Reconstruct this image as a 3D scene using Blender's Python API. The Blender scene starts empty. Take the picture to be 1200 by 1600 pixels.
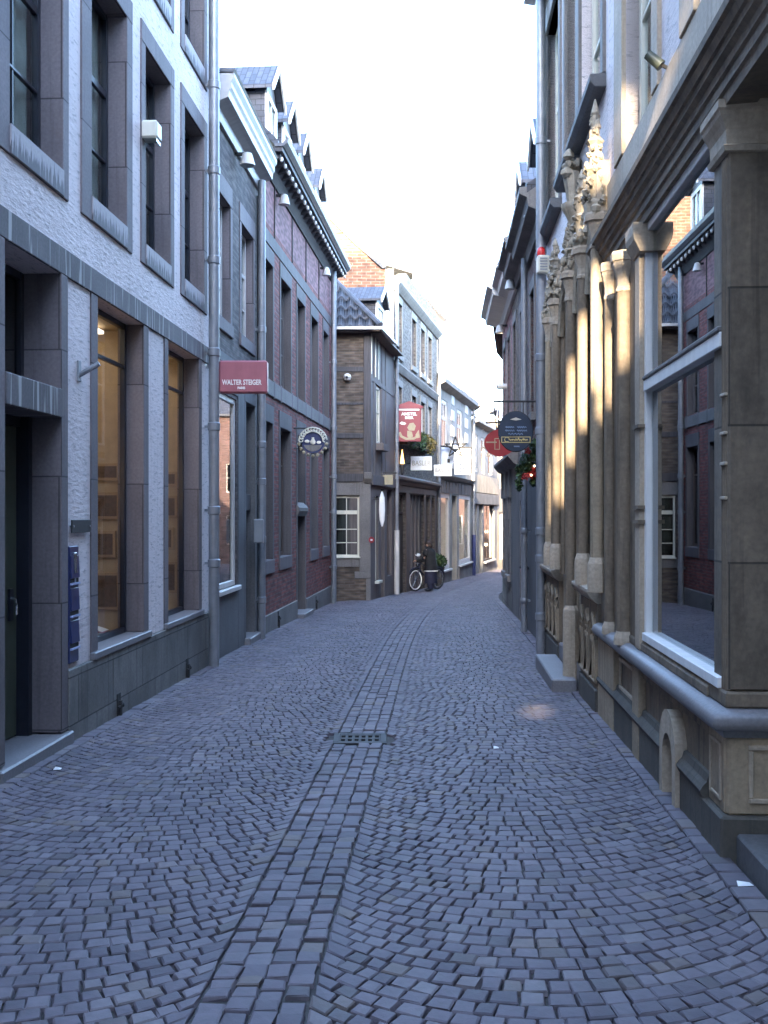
import bpy, bmesh, math, random
from mathutils import Vector, noise as mnoise
random.seed(11)
F, CX, CY, EYE = 1650.0, 600.0, 800.0, 1.6      # focal length and centre in photo pixels, eye height in metres
scene = bpy.context.scene
COL = scene.collection
R = random.random
def U(a, b): return a + (b - a) * random.random()

# ------------------------------------------------------------------ ground profile
GT = [(-80, -1.2), (0, 0), (12.9, .225), (24.5, .49), (34, .88), (40, 1.05), (50, 1.27), (60, 1.5), (80, 2.0), (120, 2.3), (600, 2.3)]
def G(y):
    for i in range(len(GT) - 1):
        if y <= GT[i + 1][0] or i == len(GT) - 2:
            break
    (x0, a), (x1, b) = GT[i], GT[i + 1]
    def sl(k):
        if k <= 0 or k >= len(GT) - 1: return 0.0165 if k <= 0 else 0
        return (GT[k + 1][1] - GT[k - 1][1]) / (GT[k + 1][0] - GT[k - 1][0])
    w = x1 - x0; t = min(max((y - x0) / w, 0), 1)
    m0, m1 = sl(i) * w, sl(i + 1) * w
    t2, t3 = t * t, t * t * t
    return -((2*t3-3*t2+1)*a + (t3-2*t2+t)*m0 + (-2*t3+3*t2)*b + (t3-t2)*m1)

# ------------------------------------------------------------------ facade frames: s along, d outward, h up
class Fac:
    def __init__(self, x0, y0, ux, uy, side):
        l = math.hypot(ux, uy); self.x0, self.y0 = x0, y0
        self.ux, self.uy = ux / l, uy / l
        self.nx, self.ny = self.uy * side, -self.ux * side
        self.rh = (self.ux * self.ny - self.uy * self.nx) > 0
    def W(self, s, d, h):
        return (self.x0 + self.ux * s + self.nx * d, self.y0 + self.uy * s + self.ny * d, h)
    def s(self, px, d=0.0):
        k = (px - CX) / F; ax, ay = self.x0 + self.nx * d, self.y0 + self.ny * d
        return (k * ay - ax) / (self.ux - k * self.uy)
    def h(self, px, py, d=0.0):
        a = self.s(px, d)
        return EYE + (CY - py) / F * (self.y0 + self.ny * d + self.uy * a)
    def g(self, s, d=0.0):
        return G(self.W(s, d, 0)[1])
WF = Fac(0, 0, 1, 0, -1)          # world frame: s = x, d = y, h = z
LF = Fac(-2.845, 0, .06, 1, 1)
CF = Fac(-1.873, 16.2, .082, 1, 1)
GF = Fac(-1.30, 25.2, 1, 0.0, 1)
DF = Fac(-.336, 25.2, .16, 1, 1)
EF = Fac(.264, 29.05, .19, 1, 1)
FF = Fac(1.89, 37.6, .22, 1, 1)
HF = Fac(3.87, 46.6, .25, 1, 1)
RF = Fac(1.405, 0, .0545, 1, -1)

LOC = {}
def tag(o, label=None, cat=None, group=None, kind=None):
    for k, v in (('label', label), ('category', cat), ('group', group), ('kind', kind)):
        if v: o[k] = v
    return o
def thing(name, label, cat, loc, group=None):
    o = bpy.data.objects.new(name, None); COL.objects.link(o)
    o.location = loc; o.empty_display_size = .2; LOC[o.name] = Vector(loc)
    return tag(o, label, cat, group)
def rootloc(o):
    while o.parent is not None: o = o.parent
    return LOC.get(o.name, Vector((0, 0, 0)))

class MB:
    def __init__(self, fac=None): self.f_ = fac or WF; self.v = []; self.f = []; self.ch = []
    def add(self, vs, fs):
        b = len(self.v); self.ch.append((list(vs), list(fs))); self.v += [tuple(p) for p in vs]; self.f += [tuple(i + b for i in q) for q in fs]; return self
    def box(self, s0, s1, d0, d1, h0, h1):
        if s0 > s1: s0, s1 = s1, s0
        if d0 > d1: d0, d1 = d1, d0
        if h0 > h1: h0, h1 = h1, h0
        return self.add([(s0,d0,h0),(s1,d0,h0),(s1,d1,h0),(s0,d1,h0),(s0,d0,h1),(s1,d0,h1),(s1,d1,h1),(s0,d1,h1)],
                 [(0,3,2,1),(4,5,6,7),(0,1,5,4),(1,2,6,5),(2,3,7,6),(3,0,4,7)])
    def quad(self, a, b, c, d): return self.add([a, b, c, d], [(0, 1, 2, 3)])
    def _prism(self, pts, fn, e0, e1):
        n = len(pts)
        return self.add([fn(p, e0) for p in pts] + [fn(p, e1) for p in pts],
                 [tuple(range(n))[::-1], tuple(range(n, 2 * n))] + [(i, (i + 1) % n, n + (i + 1) % n, n + i) for i in range(n)])
    def ps(self, prof, s0, s1): return self._prism(prof, lambda p, e: (e, p[0], p[1]), s0, s1)    # profile (d,h) along s
    def pd(self, prof, d0, d1): return self._prism(prof, lambda p, e: (p[0], e, p[1]), d0, d1)    # profile (s,h) along d
    def ph(self, prof, h0, h1): return self._prism(prof, lambda p, e: (p[0], p[1], e), h0, h1)    # profile (s,d) along h
    def lathe(self, s, d, prof, n=14, sx=1., sd=1., rot=0.):
        vs, fs, m = [], [], len(prof)
        for r, h in prof:
            for k in range(n):
                a = rot + 2 * math.pi * k / n; vs.append((s + sx * r * math.cos(a), d + sd * r * math.sin(a), h))
        for i in range(m - 1):
            for k in range(n):
                fs.append((i*n+k, i*n+(k+1)%n, (i+1)*n+(k+1)%n, (i+1)*n+k))
        fs.append(tuple(range(n))[::-1]); fs.append(tuple(range((m-1)*n, m*n)))
        return self.add(vs, fs)
    def tube(self, pts, r, n=8):
        pts = [Vector(p) for p in pts]; vs, fs = [], []
        rs = r if isinstance(r, (list, tuple)) else [r] * len(pts)
        for i, p in enumerate(pts):
            t = (pts[min(i+1, len(pts)-1)] - pts[max(i-1, 0)]).normalized()
            a = t.cross(Vector((0, 0, 1)) if abs(t.z) < .9 else Vector((1, 0, 0))).normalized(); b = t.cross(a)
            for k in range(n):
                w = 2 * math.pi * k / n; vs.append(p + (a * math.cos(w) + b * math.sin(w)) * rs[i])
        m = len(pts)
        for i in range(m - 1):
            for k in range(n): fs.append((i*n+k, i*n+(k+1)%n, (i+1)*n+(k+1)%n, (i+1)*n+k))
        fs.append(tuple(range(n))[::-1]); fs.append(tuple(range((m-1)*n, m*n)))
        return self.add(vs, fs)
    def blob(self, s, d, h, r, rs=None, amp=.25, n=9, seed=None):
        sd = R() * 99 if seed is None else seed; rs = rs or (1, 1, 1); vs, fs = [], []; m = n // 2 + 2
        for i in range(m + 1):
            th = math.pi * i / m
            for k in range(n):
                a = 2 * math.pi * k / n; q = Vector((math.sin(th)*math.cos(a), math.sin(th)*math.sin(a), math.cos(th)))
                rr = r * (1 + amp * mnoise.noise(q * 1.9 + Vector((sd, sd, 0))))
                vs.append((s + q.x*rr*rs[0], d + q.y*rr*rs[1], h + q.z*rr*rs[2]))
        for i in range(m):
            for k in range(n): fs.append((i*n+k, i*n+(k+1)%n, (i+1)*n+(k+1)%n, (i+1)*n+k))
        return self.add(vs, fs)
    def leaves(self, s, d, h, rad, n, size):
        for _ in range(n):
            while True:
                p = Vector((U(-1,1), U(-1,1), U(-1,1)))
                if p.length < 1: break
            c = Vector((s + p.x*rad[0], d + p.y*rad[1], h + p.z*rad[2]))
            a = Vector((U(-1,1), U(-1,1), U(-1,1))).normalized(); b = a.cross(Vector((U(-1,1), U(-1,1), U(-1,1)))).normalized()
            l = size * U(.6, 1.3); w = l * U(.3, .5)
            self.add([c - a*l*.5, c + b*w*.5, c + a*l*.5, c - b*w*.5], [(0, 1, 2, 3)])
        return self
    def each(self, name, mat, parent, n=1, **kw):
        """one object for every n shapes added"""
        out = []
        for i in range(0, len(self.ch), n):
            m = MB(self.f_)
            for vs, fs in self.ch[i:i+n]: m.add(vs, fs)
            out.append(m.build(name, mat, parent, **kw))
        return out
    def build(self, name, mat, parent=None, smooth=False, bevel=0, recalc=True):
        me = bpy.data.meshes.new(name); f_ = self.f_
        ro = rootloc(parent) if parent is not None else getattr(self, 'org', Vector((0, 0, 0)))
        me.from_pydata([Vector(f_.W(*p)) - ro for p in self.v], [], self.f if f_.rh else [q[::-1] for q in self.f])
        if recalc:
            bm = bmesh.new(); bm.from_mesh(me); bmesh.ops.recalc_face_normals(bm, faces=bm.faces); bm.to_mesh(me); bm.free()
        uv = me.uv_layers.new(name='UVMap').data; V = self.v
        li = 0
        for poly in me.polygons:
            vi = list(poly.vertices)
            p = [V[i] for i in vi[:3]]
            a = [p[1][k]-p[0][k] for k in range(3)]; b = [p[2][k]-p[0][k] for k in range(3)]
            n = (abs(a[1]*b[2]-a[2]*b[1]), abs(a[2]*b[0]-a[0]*b[2]), abs(a[0]*b[1]-a[1]*b[0]))
            ax = n.index(max(n))
            for k, i in enumerate(vi):
                q = V[i]
                uv[poly.loop_start + k].uv = (q[1], q[2]) if ax == 0 else (q[0], q[2]) if ax == 1 else (q[0], q[1])
        if smooth:
            me.polygons.foreach_set('use_smooth', [True] * len(me.polygons)); me.set_sharp_from_angle(angle=math.radians(40))
        me.materials.append(mat)
        o = bpy.data.objects.new(name, me); COL.objects.link(o)
        if parent is not None: o.parent = parent
        else: o.location = ro
        if bevel:
            m = o.modifiers.new('b', 'BEVEL'); m.width = bevel; m.segments = 1; m.limit_method = 'ANGLE'; m.angle_limit = math.radians(50); m.use_clamp_overlap = True
        return o

def wall_mb(fac, s0, s1, h0, h1, ops, rev=.2, depth=6.0, d=0.0, mb=None, shell=True):
    """a wall with real openings, reveals and a closed body behind it"""
    mb = mb or MB(fac)
    ss = sorted({s0, s1, *[v for o in ops for v in o[:2]]}); hs = sorted({h0, h1, *[v for o in ops for v in o[2:4]]})
    ss = [v for v in ss if s0 <= v <= s1]; hs = [v for v in hs if h0 <= v <= h1]
    for i in range(len(ss) - 1):
        for j in range(len(hs) - 1):
            a, b = (ss[i] + ss[i+1]) / 2, (hs[j] + hs[j+1]) / 2
            if any(o[0] < a < o[1] and o[2] < b < o[3] for o in ops): continue
            mb.quad((ss[i],d,hs[j]), (ss[i],d,hs[j+1]), (ss[i+1],d,hs[j+1]), (ss[i+1],d,hs[j]))
    for o in ops:
        a0, a1, b0, b1 = o[:4]; r = d - (o[4] if len(o) > 4 else rev)
        mb.quad((a0,d,b0),(a0,r,b0),(a0,r,b1),(a0,d,b1)); mb.quad((a1,d,b0),(a1,d,b1),(a1,r,b1),(a1,r,b0))
        mb.quad((a0,d,b1),(a0,r,b1),(a1,r,b1),(a1,d,b1)); mb.quad((a0,d,b0),(a1,d,b0),(a1,r,b0),(a0,r,b0))
    if shell:
        e = d - depth
        mb.quad((s0,d,h0),(s0,e,h0),(s0,e,h1),(s0,d,h1)); mb.quad((s1,d,h0),(s1,d,h1),(s1,e,h1),(s1,e,h0))
        mb.quad((s0,e,h0),(s1,e,h0),(s1,e,h1),(s0,e,h1)); mb.quad((s0,d,h1),(s0,e,h1),(s1,e,h1),(s1,d,h1))
    return mb

def window(fac, par, a0, a1, b0, b1, d, fm, gm, vb=(.5,), hb=(.5,), fw=.055, bw=.03, name='window', th=.05, rail=None):
    """frame mesh (part) with its pane (sub-part); vb / hb: glazing bars as fractions"""
    m = MB(fac)
    m.box(a0, a0+fw, d-th, d, b0, b1).box(a1-fw, a1, d-th, d, b0, b1)
    m.box(a0+fw, a1-fw, d-th, d-.002, b0, b0+fw).box(a0+fw, a1-fw, d-th, d-.002, b1-fw, b1)
    for t in vb:
        c = a0 + (a1-a0)*t; m.box(c-bw/2, c+bw/2, d-th+.008, d-.012, b0+fw, b1-fw)
    for t in hb:
        c = b0 + (b1-b0)*t; w = (rail if rail and t == hb[0] else bw); m.box(a0+fw, a1-fw, d-th+.01, d-.006, c-w/2, c+w/2)
    o = m.build(name, fm, par, bevel=.004)
    g = MB(fac).box(a0+fw*.6, a1-fw*.6, d-th+.016, d-th+.024, b0+fw*.6, b1-fw*.6)
    g.build('pane', gm, o)
    return o

def surround(fac, par, A0, A1, B0, B1, jw, lh, sh, mats, depth=.2, proud=.012, sillproud=.03, top=True):
    """stone jambs, lintel and sill filling an opening A0..A1 x B0..B1; returns the clear opening"""
    st, si = mats
    m = MB(fac)
    m.box(A0, A0+jw, -depth, proud, B0+sh, B1-(lh if top else 0)).box(A1-jw, A1, -depth, proud, B0+sh, B1-(lh if top else 0))
    if top: m.box(A0, A1, -depth, proud+.002, B1-lh, B1)
    o = m.build('stone_surround', st, par, bevel=.006)
    if sh: MB(fac).box(A0, A1, -depth, sillproud, B0, B0+sh).build('sill', si, par, bevel=.008)
    return (A0+jw, A1-jw, B0+sh, B1-(lh if top else 0))

def text_mesh(name, body, size, org, mat, parent, ex=(1,0,0), ey=(0,0,1), ext=.004, bold=0.0, width=None):
    cu = bpy.data.curves.new('t', 'FONT'); cu.body = body; cu.size = size; cu.extrude = ext; cu.offset = bold
    cu.align_x = 'CENTER'; cu.align_y = 'CENTER'; cu.resolution_u = 3
    to = bpy.data.objects.new('t', cu); COL.objects.link(to)
    bpy.context.view_layer.update()
    me = bpy.data.meshes.new_from_object(to.evaluated_get(bpy.context.evaluated_depsgraph_get()))
    bpy.data.objects.remove(to)
    xs = [v.co.x for v in me.vertices]; k = (width / (max(xs) - min(xs))) if width else 1
    ex, ey = Vector(ex).normalized(), Vector(ey).normalized(); ez = ex.cross(ey)
    ro = rootloc(parent); org = Vector(org)
    for v in me.vertices: v.co = org + ex*(v.co.x*k) + ey*v.co.y + ez*v.co.z - ro
    me.name = name; me.materials.clear(); me.materials.append(mat)
    o = bpy.data.objects.new(name, me); COL.objects.link(o); o.parent = parent
    return o

# ------------------------------------------------------------------ materials
class NT:
    def __init__(self, name):
        self.m = bpy.data.materials.new(name); self.m.use_nodes = True; self.t = self.m.node_tree; self.t.nodes.clear()
        self.out = self.n('ShaderNodeOutputMaterial'); self.b = self.n('ShaderNodeBsdfPrincipled')
        self.l(self.b.outputs[0], self.out.inputs[0]); self.uv = self.n('ShaderNodeTexCoord').outputs['UV']
    def n(self, typ, **kw):
        x = self.t.nodes.new(typ)
        for k, v in kw.items():
            if k in x.inputs: x.inputs[k].default_value = v
            else: setattr(x, k, v)
        return x
    def l(self, a, b): self.t.links.new(a, b)
    def mapv(self, sx, sy, sz=1, src=None):
        m = self.n('ShaderNodeMapping'); m.inputs['Scale'].default_value = (sx, sy, sz); self.l(src or self.uv, m.inputs[0]); return m.outputs[0]
    def noise(self, vec, scale=1., detail=4., rough=.6):
        n = self.n('ShaderNodeTexNoise', Scale=scale, Detail=detail, Roughness=rough); self.l(vec, n.inputs['Vector']); return n.outputs['Fac']
    def ramp(self, fac, stops):
        r = self.n('ShaderNodeValToRGB'); e = r.color_ramp.elements
        while len(e) < len(stops): e.new(.5)
        for k, (p, c) in enumerate(stops):
            e[k].position = p; e[k].color = (*c, 1) if len(c) == 3 else c
        self.l(fac, r.inputs[0]); return r.outputs[0]
    def mix(self, fac, a, b, mode='MIX'):
        m = self.n('ShaderNodeMix', data_type='RGBA', blend_type=mode)
        for sock, v in ((m.inputs[0], fac), (m.inputs[6], a), (m.inputs[7], b)):
            if isinstance(v, (int, float)): sock.default_value = v
            elif isinstance(v, tuple): sock.default_value = (*v, 1)
            else: self.l(v, sock)
        return m.outputs[2]
    def bump(self, h, strength=.3, dist=.01, prev=None):
        b = self.n('ShaderNodeBump', Strength=strength, Distance=dist); self.l(h, b.inputs['Height'])
        if prev is not None: self.l(prev, b.inputs['Normal'])
        return b.outputs[0]
    def fin(self, col=None, rough=.8, nrm=None, **kw):
        if col is not None:
            if isinstance(col, tuple): self.b.inputs['Base Color'].default_value = (*col, 1)
            else: self.l(col, self.b.inputs['Base Color'])
        if isinstance(rough, (int, float)): self.b.inputs['Roughness'].default_value = rough
        else: self.l(rough, self.b.inputs['Roughness'])
        if nrm is not None: self.l(nrm, self.b.inputs['Normal'])
        for k, v in kw.items(): self.b.inputs[k.replace('_', ' ')].default_value = v
        return self.m
g3 = lambda v, t=(1, 1, 1): (v*t[0], v*t[1], v*t[2])
def sc(c, k): return tuple(x * k for x in c)

def stone(name, c, var=.3, scale=7., streak=0., thr=(.56, .66), streak_c=None, bump=.25, rough=.8, blocks=None, dirt=0., dirt_c=(.03,.03,.028)):
    t = NT(name); big = t.noise(t.mapv(1, 1), 1.3, 3); fine = t.noise(t.mapv(1, 1), scale*6, 5)
    col = t.ramp(big, [(.25, sc(c, 1-var)), (.75, sc(c, 1+var*.8))])
    col = t.mix(.55, col, t.ramp(fine, [(.3, g3(.62)), (.72, g3(1.25))]), 'MULTIPLY')
    if streak:
        s = t.noise(t.mapv(16, .55), 1., 3, .55)
        col = t.mix(t.ramp(s, [(thr[0], (0,0,0)), (thr[1], (streak,)*3)]), col, streak_c or sc(c, .35))
    if dirt:
        dn = t.noise(t.mapv(3.5, 1.3), 1., 6, .72)
        col = t.mix(t.ramp(dn, [(.46, (0,0,0)), (.7, (dirt,)*3)]), col, dirt_c)
    nr = t.bump(fine, bump, .006)
    if blocks:
        b = t.n('ShaderNodeTexBrick', Scale=1., offset=.5); b.inputs['Brick Width'].default_value = blocks[0]; b.inputs['Row Height'].default_value = blocks[1]
        b.inputs['Mortar Size'].default_value = .006; b.inputs['Mortar Smooth'].default_value = .1
        b.inputs['Color1'].default_value = (.82,)*3 + (1,); b.inputs['Color2'].default_value = (1.12,)*3 + (1,); b.inputs['Mortar'].default_value = (.35,)*3 + (1,)
        t.l(t.uv, b.inputs['Vector']); col = t.mix(1., col, b.outputs['Color'], 'MULTIPLY')
        inv = t.n('ShaderNodeMath', operation='SUBTRACT'); inv.inputs[0].default_value = 1; t.l(b.outputs['Fac'], inv.inputs[1])
        nr = t.bump(inv.outputs[0], .6, .008, nr)
    return t.fin(col, rough, nr)

def brick(name, c1, c2, mortar, w=.21, h=.064, ms=.009, rough=.88, grime=.5, bump=.7):
    t = NT(name); b = t.n('ShaderNodeTexBrick', Scale=1., offset=.5, squash=1.)
    for k, v in (('Color1', c1), ('Color2', c2), ('Mortar', mortar)): b.inputs[k].default_value = (*v, 1)
    b.inputs['Brick Width'].default_value = w; b.inputs['Row Height'].default_value = h; b.inputs['Mortar Size'].default_value = ms; b.inputs['Mortar Smooth'].default_value = .25; b.inputs['Bias'].default_value = -.1
    wob = t.n('ShaderNodeTexNoise', Scale=5.); t.l(t.uv, wob.inputs['Vector'])
    wv = t.n('ShaderNodeMix', data_type='VECTOR'); wv.inputs[0].default_value = .006; t.l(t.uv, wv.inputs[4]); t.l(wob.outputs['Color'], wv.inputs[5]); t.l(wv.outputs[1], b.inputs['Vector'])
    big = t.noise(t.mapv(1, 1), .9, 5, .65); cell = t.noise(t.mapv(4.7, 15.5), 1., 0)
    col = t.mix(.75, b.outputs['Color'], t.ramp(cell, [(.3, g3(.55)), (.7, g3(1.4))]), 'MULTIPLY')
    col = t.mix(grime, col, t.ramp(big, [(.3, g3(.45)), (.68, g3(1.15))]), 'MULTIPLY')
    fine = t.noise(t.mapv(1, 1), 60, 3)
    inv = t.n('ShaderNodeMath', operation='SUBTRACT'); inv.inputs[0].default_value = 1; t.l(b.outputs['Fac'], inv.inputs[1])
    return t.fin(col, rough, t.bump(fine, .25, .004, t.bump(inv.outputs[0], bump, .008)))

def plain(name, c, rough=.5, var=.15, metal=0., bump=.05, scale=8., **kw):
    t = NT(name); n = t.noise(t.mapv(1, 1), scale, 5); f = t.noise(t.mapv(9, 1.2), 1., 4)
    col = t.mix(.6, t.ramp(n, [(.3, sc(c, 1-var)), (.7, sc(c, 1+var))]), t.ramp(f, [(.3, g3(.8)), (.7, g3(1.12))]), 'MULTIPLY')
    return t.fin(col, rough, t.bump(n, bump, .005), Metallic=metal, **kw)

def wood(name, c, rough=.6, var=.35):
    t = NT(name); n = t.noise(t.mapv(28, 1.6), 1., 4, .6); b = t.noise(t.mapv(1, 1), 2, 3)
    col = t.mix(.6, t.ramp(n, [(.3, sc(c, 1-var)), (.7, sc(c, 1+var))]), t.ramp(b, [(.3, g3(.7)), (.7, g3(1.15))]), 'MULTIPLY')
    return t.fin(col, rough, t.bump(n, .2, .004))

def emit(name, c, s):
    t = NT(name); e = t.n('ShaderNodeEmission'); e.inputs[0].default_value = (*c, 1); e.inputs[1].default_value = s
    t.l(e.outputs[0], t.out.inputs[0]); return t.m

def glass(name, tint=(.75, .8, .78), ior=1.65, rough=0.0, wave=.0):
    t = NT(name); tr = t.n('ShaderNodeBsdfTransparent'); tr.inputs[0].default_value = (*[c**.5 for c in tint], 1)
    gl = t.n('ShaderNodeBsdfGlossy'); gl.inputs['Roughness'].default_value = rough; gl.inputs[0].default_value = (.95, .97, 1, 1)
    fr = t.n('ShaderNodeFresnel', IOR=ior); mx = t.n('ShaderNodeMixShader')
    if wave:
        nr = t.bump(t.noise(t.mapv(1, 1), 2.5, 2), wave, .02); t.l(nr, gl.inputs['Normal'])
    gm = t.n('ShaderNodeNewGeometry'); iv = t.n('ShaderNodeMath', operation='SUBTRACT'); iv.inputs[0].default_value = 1; t.l(gm.outputs['Backfacing'], iv.inputs[1])
    mu = t.n('ShaderNodeMath', operation='MULTIPLY'); t.l(fr.outputs[0], mu.inputs[0]); t.l(iv.outputs[0], mu.inputs[1])   # only the outer face of a pane mirrors
    t.l(mu.outputs[0], mx.inputs[0]); t.l(tr.outputs[0], mx.inputs[1]); t.l(gl.outputs[0], mx.inputs[2]); t.l(mx.outputs[0], t.out.inputs[0])
    return t.m

def stucco(name, c, var=.12):
    t = NT(name); n = t.noise(t.mapv(1, 2.2), 16, 6, .7); big = t.noise(t.mapv(1, 1), .8, 4)
    v = t.n('ShaderNodeTexVoronoi', Scale=11.); t.l(t.mapv(1, 2.6), v.inputs['Vector'])
    col = t.ramp(big, [(.3, sc(c, 1-var)), (.7, sc(c, 1+var*.6))])
    pit = t.noise(t.mapv(8, 34), 1., 5, .68)
    col = t.mix(t.ramp(pit, [(.54, (0,0,0)), (.66, (.75,.75,.75))]), col, sc(c, .4))
    dr = t.noise(t.mapv(11, .4), 1., 4, .6)
    col = t.mix(t.ramp(dr, [(.55, (0,0,0)), (.72, (.35,.35,.35))]), col, sc(c, .5))
    nr = t.bump(v.outputs['Distance'], .2, .012, t.bump(pit, .6, .015, t.bump(n, .5, .02)))
    return t.fin(col, .9, nr)

def leafm(name, a, b):
    t = NT(name); g = t.n('ShaderNodeNewGeometry'); col = t.ramp(g.outputs['Random Per Island'], [(0, a), (1, b)])
    return t.fin(col, .6)

M = {}
M['stucco'] = stucco('white_render', (.74, .65, .63))
M['stucco2'] = stucco('white_render_aged', (.76, .68, .66))
M['blue'] = stone('blue_stone', (.175, .148, .152), .25, 7, streak=.3, bump=.15, blocks=(3.1, .93))
M['band'] = stone('lintel_stone', (.125, .11, .112), .3, 7, streak=.8, streak_c=(.42, .40, .38), bump=.15, thr=(.555, .60))
def sill_m():
    """pale stone with dark ragged drip stains hanging in its lower part"""
    t = NT('stained_sill'); sep = t.n('ShaderNodeSeparateXYZ'); t.l(t.uv, sep.inputs[0])
    md = t.n('ShaderNodeMath', operation='MODULO'); t.l(sep.outputs['Y'], md.inputs[0]); md.inputs[1].default_value = 2.64
    fr = t.n('ShaderNodeMapRange'); t.l(md.outputs[0], fr.inputs[0]); fr.inputs[1].default_value = 1.28; fr.inputs[2].default_value = 1.48
    n = t.noise(t.mapv(26, .01), 1., 4, .7)
    ln = t.n('ShaderNodeMapRange'); t.l(n, ln.inputs[0]); ln.inputs[1].default_value = .36; ln.inputs[2].default_value = .68; ln.inputs[3].default_value = .0; ln.inputs[4].default_value = 1.15; ln.clamp = False
    df = t.n('ShaderNodeMath', operation='SUBTRACT'); t.l(ln.outputs[0], df.inputs[0]); t.l(fr.outputs[0], df.inputs[1])
    f = t.noise(t.mapv(1, 1), 40, 4)
    col = t.mix(t.ramp(df.outputs[0], [(0, (0,0,0)), (.07, (.85,.85,.85))]), (.40, .365, .37), (.085, .08, .088))
    return t.fin(t.mix(.4, col, t.ramp(f, [(.3, g3(.7)), (.7, g3(1.15))]), 'MULTIPLY'), .8, t.bump(f, .15, .004))
M['sill'] = sill_m()
M['plinth'] = stone('plinth_stone', (.19, .18, .165), .35, 6, streak=.45, blocks=(.85, .36), bump=.25, dirt=.5, dirt_c=(.05, .046, .04))
M['sandblk'] = stone('coursed_sandstone', (.18, .14, .10), .45, 5, streak=.45, streak_c=(.05, .04, .03), bump=.35, dirt=.75, dirt_c=(.04, .033, .026), blocks=(2.2, .675))
M['greyst'] = stone('grey_stone', (.19, .175, .165), .3, 6, streak=.3, bump=.2, dirt=.35, dirt_c=(.08,.075,.07))
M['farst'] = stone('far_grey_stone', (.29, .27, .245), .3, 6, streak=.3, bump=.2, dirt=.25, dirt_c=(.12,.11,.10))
M['dkst'] = stone('dark_stone', (.12, .118, .12), .3, 6, streak=.3, bump=.2)
M['sand'] = stone('sandstone', (.37, .285, .19), .32, 6, streak=.5, streak_c=(.10, .075, .05), bump=.25, dirt=.55, dirt_c=(.085, .065, .045))
M['sandl'] = stone('pale_sandstone', (.45, .365, .27), .25, 6, streak=.35, streak_c=(.16, .12, .08), bump=.25, dirt=.3, dirt_c=(.16, .12, .08))
M['sandd'] = stone('weathered_sandstone', (.21, .16, .11), .4, 5, streak=.5, streak_c=(.05, .04, .03), bump=.3, dirt=.7, dirt_c=(.04, .033, .026))
M['carve'] = stone('carved_limestone', (.45, .38, .28), .4, 5, streak=.4, streak_c=(.06, .05, .04), bump=.5, dirt=.75, dirt_c=(.05, .045, .04))
M['base'] = stone('dark_base_stone', (.10, .088, .072), .35, 6, streak=.5, streak_c=(.03, .03, .028), bump=.25, dirt=.5)
M['bluesill'] = stone('smooth_bluestone', (.2, .19, .195), .2, 8, bump=.1, rough=.5)
M['redbrick'] = brick('red_brick', (.24, .058, .045), (.14, .04, .034), (.16, .12, .115), ms=.006)
M['pinkbrick'] = brick('faded_red_brick', (.255, .12, .125), (.21, .1, .105), (.22, .14, .14), ms=.005, bump=.35)
M['greybrick'] = brick('grey_brown_brick', (.115, .088, .084), (.075, .06, .058), (.12, .105, .10))
M['brownbrick'] = brick('brown_brick', (.155, .115, .085), (.085, .062, .05), (.125, .105, .088), w=.24, h=.062, grime=.8)
M['orangebrick'] = brick('orange_brick', (.20, .085, .045), (.15, .06, .035), (.2, .15, .11), w=.25, h=.085, ms=.012)
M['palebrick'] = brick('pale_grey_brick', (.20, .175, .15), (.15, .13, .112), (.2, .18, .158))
M['darkbrick'] = brick('dark_red_brick', (.13, .06, .05), (.08, .042, .04), (.12, .10, .095))
M['white'] = plain('white_paint', (.60, .57, .54), .45, .05)
M['softwhite'] = plain('aged_white_paint', (.43, .41, .40), .5, .1)
M['cream'] = plain('cream_paint', (.66, .63, .52), .45, .06)
M['black'] = plain('black_paint', (.014, .016, .025), .35, .2)
M['bluebar'] = plain('pale_blue_lip_and_glint', (.35, .4, .6), .35, .1)  # letterbox lips, and the reflection painted on upper casement edges
M['zinc'] = plain('zinc_pipe', (.25, .26, .28), .42, .18, metal=.35, scale=5)
M['iron'] = plain('cast_iron', (.03, .028, .028), .7, .3)
M['bandgrey'] = stone('band_stone', (.115, .10, .10), .3, 7, streak=.3, bump=.15, dirt=.4, dirt_c=(.07, .062, .06))
M['greypaint'] = plain('grey_paint', (.25, .26, .27), .5, .1)
M['green'] = plain('dark_green_paint', (.075, .085, .06), .4, .15)
M['navy'] = plain('navy_enamel', (.03, .04, .12), .3, .15)
M['darkwood'] = wood('dark_timber', (.06, .055, .06), .7)
M['brownwood'] = wood('brown_timber', (.095, .066, .055), .65)
M['greywood'] = wood('weathered_timber', (.12, .10, .095), .75)
M['door'] = wood('dark_door_wood', (.045, .035, .03), .5)
def tiles(name, c, w, h, curve=False):
    t = NT(name); b = t.n('ShaderNodeTexBrick', Scale=1., offset=.5 if not curve else 0.)
    b.inputs['Brick Width'].default_value = w; b.inputs['Row Height'].default_value = h; b.inputs['Mortar Size'].default_value = .008
    for k, v in (('Color1', sc(c, .75)), ('Color2', sc(c, 1.25)), ('Mortar', sc(c, .3))): b.inputs[k].default_value = (*v, 1)
    t.l(t.uv, b.inputs['Vector']); n = t.noise(t.mapv(1, 1), 6, 5)
    col = t.mix(.5, b.outputs['Color'], t.ramp(n, [(.3, g3(.6)), (.7, g3(1.25))]), 'MULTIPLY')
    inv = t.n('ShaderNodeMath', operation='SUBTRACT'); inv.inputs[0].default_value = 1; t.l(b.outputs['Fac'], inv.inputs[1])
    return t.fin(col, .6, t.bump(inv.outputs[0], .6, .01))
M['slate'] = tiles('slate', (.055, .058, .075), .2, .1)
M['roof'] = tiles('roof_tile', (.14, .085, .065), .22, .3)
M['pantile'] = plain('grey_pantile', (.06, .06, .07), .55, .35, bump=.2)
M['lead'] = plain('lead_sheet', (.10, .10, .115), .5, .2)
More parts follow.
